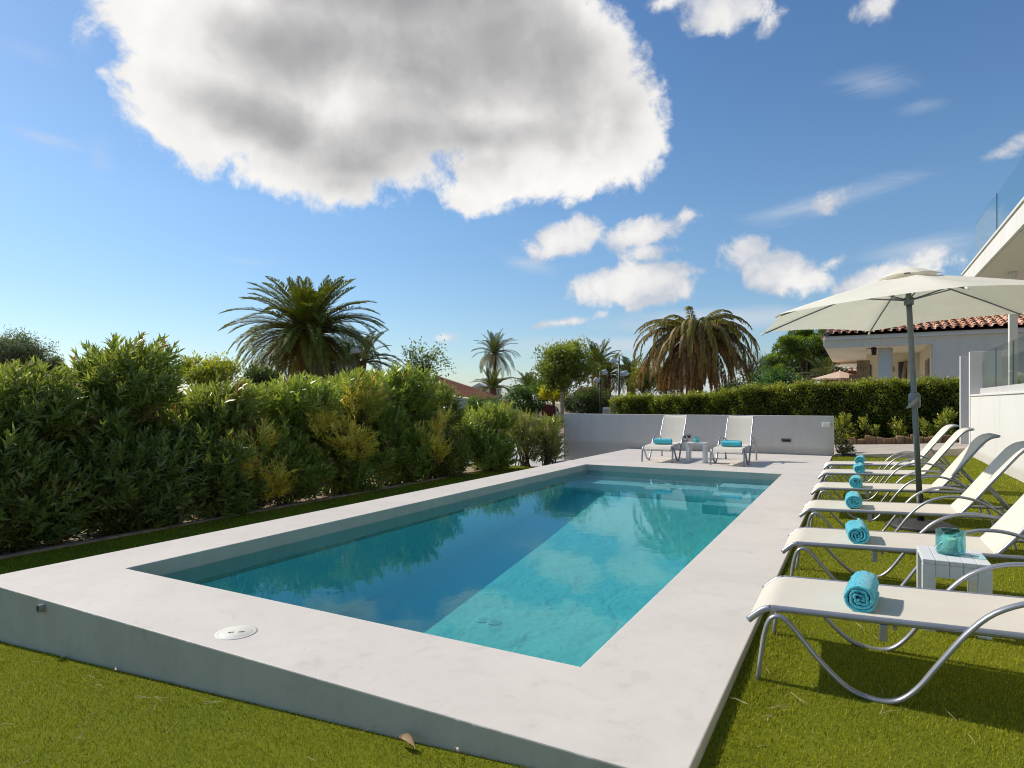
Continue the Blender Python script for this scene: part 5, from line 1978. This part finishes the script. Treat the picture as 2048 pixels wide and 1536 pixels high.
o = link('roof', tiles(-1.4, 2.6, -1.5, 2.2, ze, zr - ze + .1, .34, .36, 12, ((.50, .15, .08), (.58, .20, .11), (.42, .12, .07))), 'tile', t)
MB().box((-1.2, -1.2, 0), (2.4, 2, ze)).build('wall', 'shadewall', t)

# ================================================================ SMALL STREET THINGS
LG = 'black street lamps behind the garden'


def lamp(px, ptop, D, heads, label):
    b = place(px, D)
    t = empty('street_lamp', b, 0, label, 'street lamp', LG)
    h = at(px, ptop, D).z - b[2]
    MB().tube([(0, 0, 0), (0, 0, h * .3), (0, 0, h)], [.075, .055, .05], 8).build('post', 'lamppost', t)
    for (dx, py) in heads:
        z = at(px, py, D).z - b[2]
        s = 1 if dx > 0 else -1
        w = abs(dx) / FOC * D
        hd = MB().tube([(s * cs * .05, s * sn * .05, z - .06), (s * cs * w * .35, s * sn * w * .35, z - .01), (s * cs * w * .7, s * sn * w * .7, z + .02), (s * cs * w, s * sn * w, z - .05)], [.05, .14, .17, .05], 10, flat=.55).build('lamp_head', 'lamphead', t)
        MB().tube([(0, 0, z - .05), (s * cs * w * .4, s * sn * w * .4, z - .04)], .025, 6).build('bracket', 'lamppost', hd)


lamp(1238, 713, 38, [(-20, 722), (20, 747)], 'taller black street lamp with two white heads, right of the round crowned tree')
lamp(1201, 742, 36, [(-14, 761), (14, 745)], 'shorter black street lamp with two white heads, near the palm trunk')
lamp(697, 687, 30, [(26, 700), (-22, 735)], 'black street lamp with white heads in front of the largest palm')

p = at(1095, 838, 37)
t = empty('timber_hut', (p.x, p.y, p.z - .3), 0, 'small dark red timber hut behind the thin shrubs', 'hut')
bm = MB()
prof = [(-.37, .0), (.37, .0), (.37, .62), (.22, .86), (.0, .95), (-.22, .86), (-.37, .62)]
for (x, z), (x2, z2) in zip(prof, prof[1:] + prof[:1]):
    bm.poly([(x, 0, z + .2), (x2, 0, z2 + .2), (x2, .8, z2 + .2), (x, .8, z + .2)])
for yy in (0, .8):
    bm.poly([(x, yy, z + .2) for x, z in prof])
bmesh.ops.remove_doubles(bm.bm, verts=bm.bm.verts, dist=.001)
bm.build('wall', 'redwood', t)
bm = MB()
for k in range(7):
    bm.box((-.33 + k * .1, -.02, .22), (-.245 + k * .1, -.004, .9 - .1 * abs(k - 3) ** 1.1 / 3 * 1.2))
bm.build('boards', 'redwood', t)
p = at(1090, 850, 34)
t = empty('low_wall', (p.x, p.y, gz(p)), 0, 'low white wall in front of the dark red hut', 'wall')
MB().box((-1.2, 0, 0), (.35, .15, at(1090, 836, 34).z - gz(p))).build('wall', 'whitewall', t, bevel=.01)
p = at(1116, 845, 37)
t = empty('low_wall', (p.x, p.y, gz(p)), 0, 'short white wall stub right of the dark red hut', 'wall')
MB().box((-.3, 0, 0), (.3, .15, at(1116, 824, 37).z - gz(p))).build('wall', 'whitewall', t, bevel=.01)
p = at(1114, 850, 34)
o = MB().tube([(0, 0, 0), (-.1, .1, 1.25)], .02, 6).build('support_stake', 'greyplastic')
o.location = (p.x, p.y, gz(p))
tag(o, 'thin grey stake leaning beside the pale tree trunk', 'stake')
p = at(1212, 826, 30)
t = empty('meter_box', (p.x, p.y, gz(p)), 0, 'grey meter box standing behind the wall near the lamp posts', 'meter box')
zt = at(1212, 815, 30).z - gz(p)
MB().box((-.16, 0, 0), (.16, .2, zt)).build('case', 'shadegrey', t, bevel=.01)
MB().box((-.13, -.012, zt * .3), (.13, -.001, zt * .92)).build('door', 'greyplastic', t)
# stone bird on the hedge
p = at(1500, 783, 25.2)
t = empty('garden_ornament', (p.x, p.y, p.z - .14), math.radians(20), 'tan stone bird ornament looking over the clipped hedge', 'ornament')
bd = bpy.data.meshes.new('body')
bm = bmesh.new()
pts = [((.16, 0, .12), .05), ((.05, 0, .14), .10), ((-.08, 0, .17), .10), ((-.15, 0, .24), .055), ((-.17, 0, .32), .045), ((-.20, 0, .385), .058), ((-.28, 0, .37), .022)]
mb = MB()
mb.tube(smooth_path([q[0] for q in pts], 3), list(np.interp(np.linspace(0, 6, 19), range(7), [q[1] for q in pts])), 12)
mb.build('body', 'tan', t)
MB().box((-.1, -.09, -.12), (.12, .09, .06)).build('plinth', 'tan', t, bevel=.02)
bm.free()
# dark box at lawn edge
p = at(1697, 911, 15.9)
o = MB().box((-.16, -.04, 0), (.16, .06, .055)).tube([(-.16, 0, .03), (-.3, .02, .02)], .012, 6).build('hose_end', 'black', bevel=.008)
o.location = (p.x, p.y, .02)
tag(o, 'small black hose fitting lying at the far lawn edge', 'hose fitting')
# ================================================================ LITTER
t = link('fallen_leaf', None or bpy.data.meshes.new('fallen_leaf'), 'dryleaf')
bm = bmesh.new()
n = 9
for i in range(n):
    u = i / (n - 1)
    w = .017 * math.sin(PI * min(1, u * .9 + .06))
    for s in (-1, 0, 1):
        bm.verts.new((-.055 + .11 * u, s * w, .012 + .02 * abs(s) + .02 * math.sin(3 * u) + .004 * s))
bm.verts.ensure_lookup_table()
for i in range(n - 1):
    for k in range(2):
        a = i * 3 + k
        bm.faces.new([bm.verts[q] for q in (a, a + 1, a + 4, a + 3)]).smooth = True
bm.to_mesh(t.data)
bm.free()
q = at(832, 1478, 2.8)
t.location = (-1.72, 2.19, float(lawn_z(np.array(-1.72), np.array(2.19))) + .004)
t.rotation_euler = (.12, 0, -.25)
tag(t, 'large curled dry brown leaf on the grass against the deck front', 'leaf')
for i, (x, lb) in enumerate([(-3.95, 'small pale dried petal on the grass below the skimmer lid'), (-4.55, 'small pale dried petal on the grass left of the skimmer lid'), (-1.48, 'small pale dried petal right of the curled brown leaf')]):
    o = t.copy()
    o.data = t.data.copy()
    o.data.materials.clear()
    o.data.materials.append(M['straw'] if i == 9 else simple('dry_petal', (.62, .50, .44), .8))
    C.objects.link(o)
    o.location = (x, 2.205, float(lawn_z(np.array(x), np.array(2.2))) + .014)
    o.scale = (.26, .5, .6)
    o.rotation_euler = (.3, 0, i * 1.3)
    tag(o, lb, 'petal')
rg = np.random.default_rng(77)
bm = MB()
for i in range(95):
    if i < 45:
        x, y = rg.uniform(-.5, 1.3), rg.uniform(1.9, 3.6)
    elif i < 85:
        x, y = rg.uniform(-5.5, -.8), rg.uniform(1.2, 2.2)
    else:
        x, y = rg.uniform(-.4, 2), rg.uniform(3.6, 6)
    z = float(lawn_z(np.array(x), np.array(y))) + .026
    a = rg.uniform(0, 6.28)
    for q in range(rg.integers(1, 3)):
        a2 = a + rg.normal(0, .3)
        l = rg.uniform(.03, .075)
        c_ = rg.normal(0, .35)
        p0 = Vector((x, y, z))
        p1 = p0 + Vector((math.cos(a2), math.sin(a2), rg.uniform(-.05, .1))) * l
        p2 = p1 + Vector((math.cos(a2 + c_), math.sin(a2 + c_), -.05)) * l * .8
        bm.tube([p0, p1, p2], [.0013, .0012, .0006], 4, cap=False)
o = bm.build('pine_needles', 'straw')
tag(o, 'dry straw coloured pine needles scattered over the near grass', 'needles', kind='stuff')

# ================================================================ RENDER
sc = bpy.context.scene
sc.render.engine = 'CYCLES'
sc.view_settings.view_transform = 'Standard'
sc.view_settings.look = 'None'
sc.view_settings.exposure = 0
sc.cycles.max_bounces = 8
sc.cycles.diffuse_bounces = 3
sc.cycles.glossy_bounces = 4
sc.cycles.transmission_bounces = 6
sc.cycles.transparent_max_bounces = 16
sc.cycles.volume_bounces = 0
sc.cycles.caustics_reflective = False
sc.cycles.caustics_refractive = False
sc.cycles.filter_width = 1.05
sc.cycles.use_denoising = True
sc.cycles.denoising_prefilter = 'ACCURATE'
sc.cycles.sample_clamp_indirect = 6
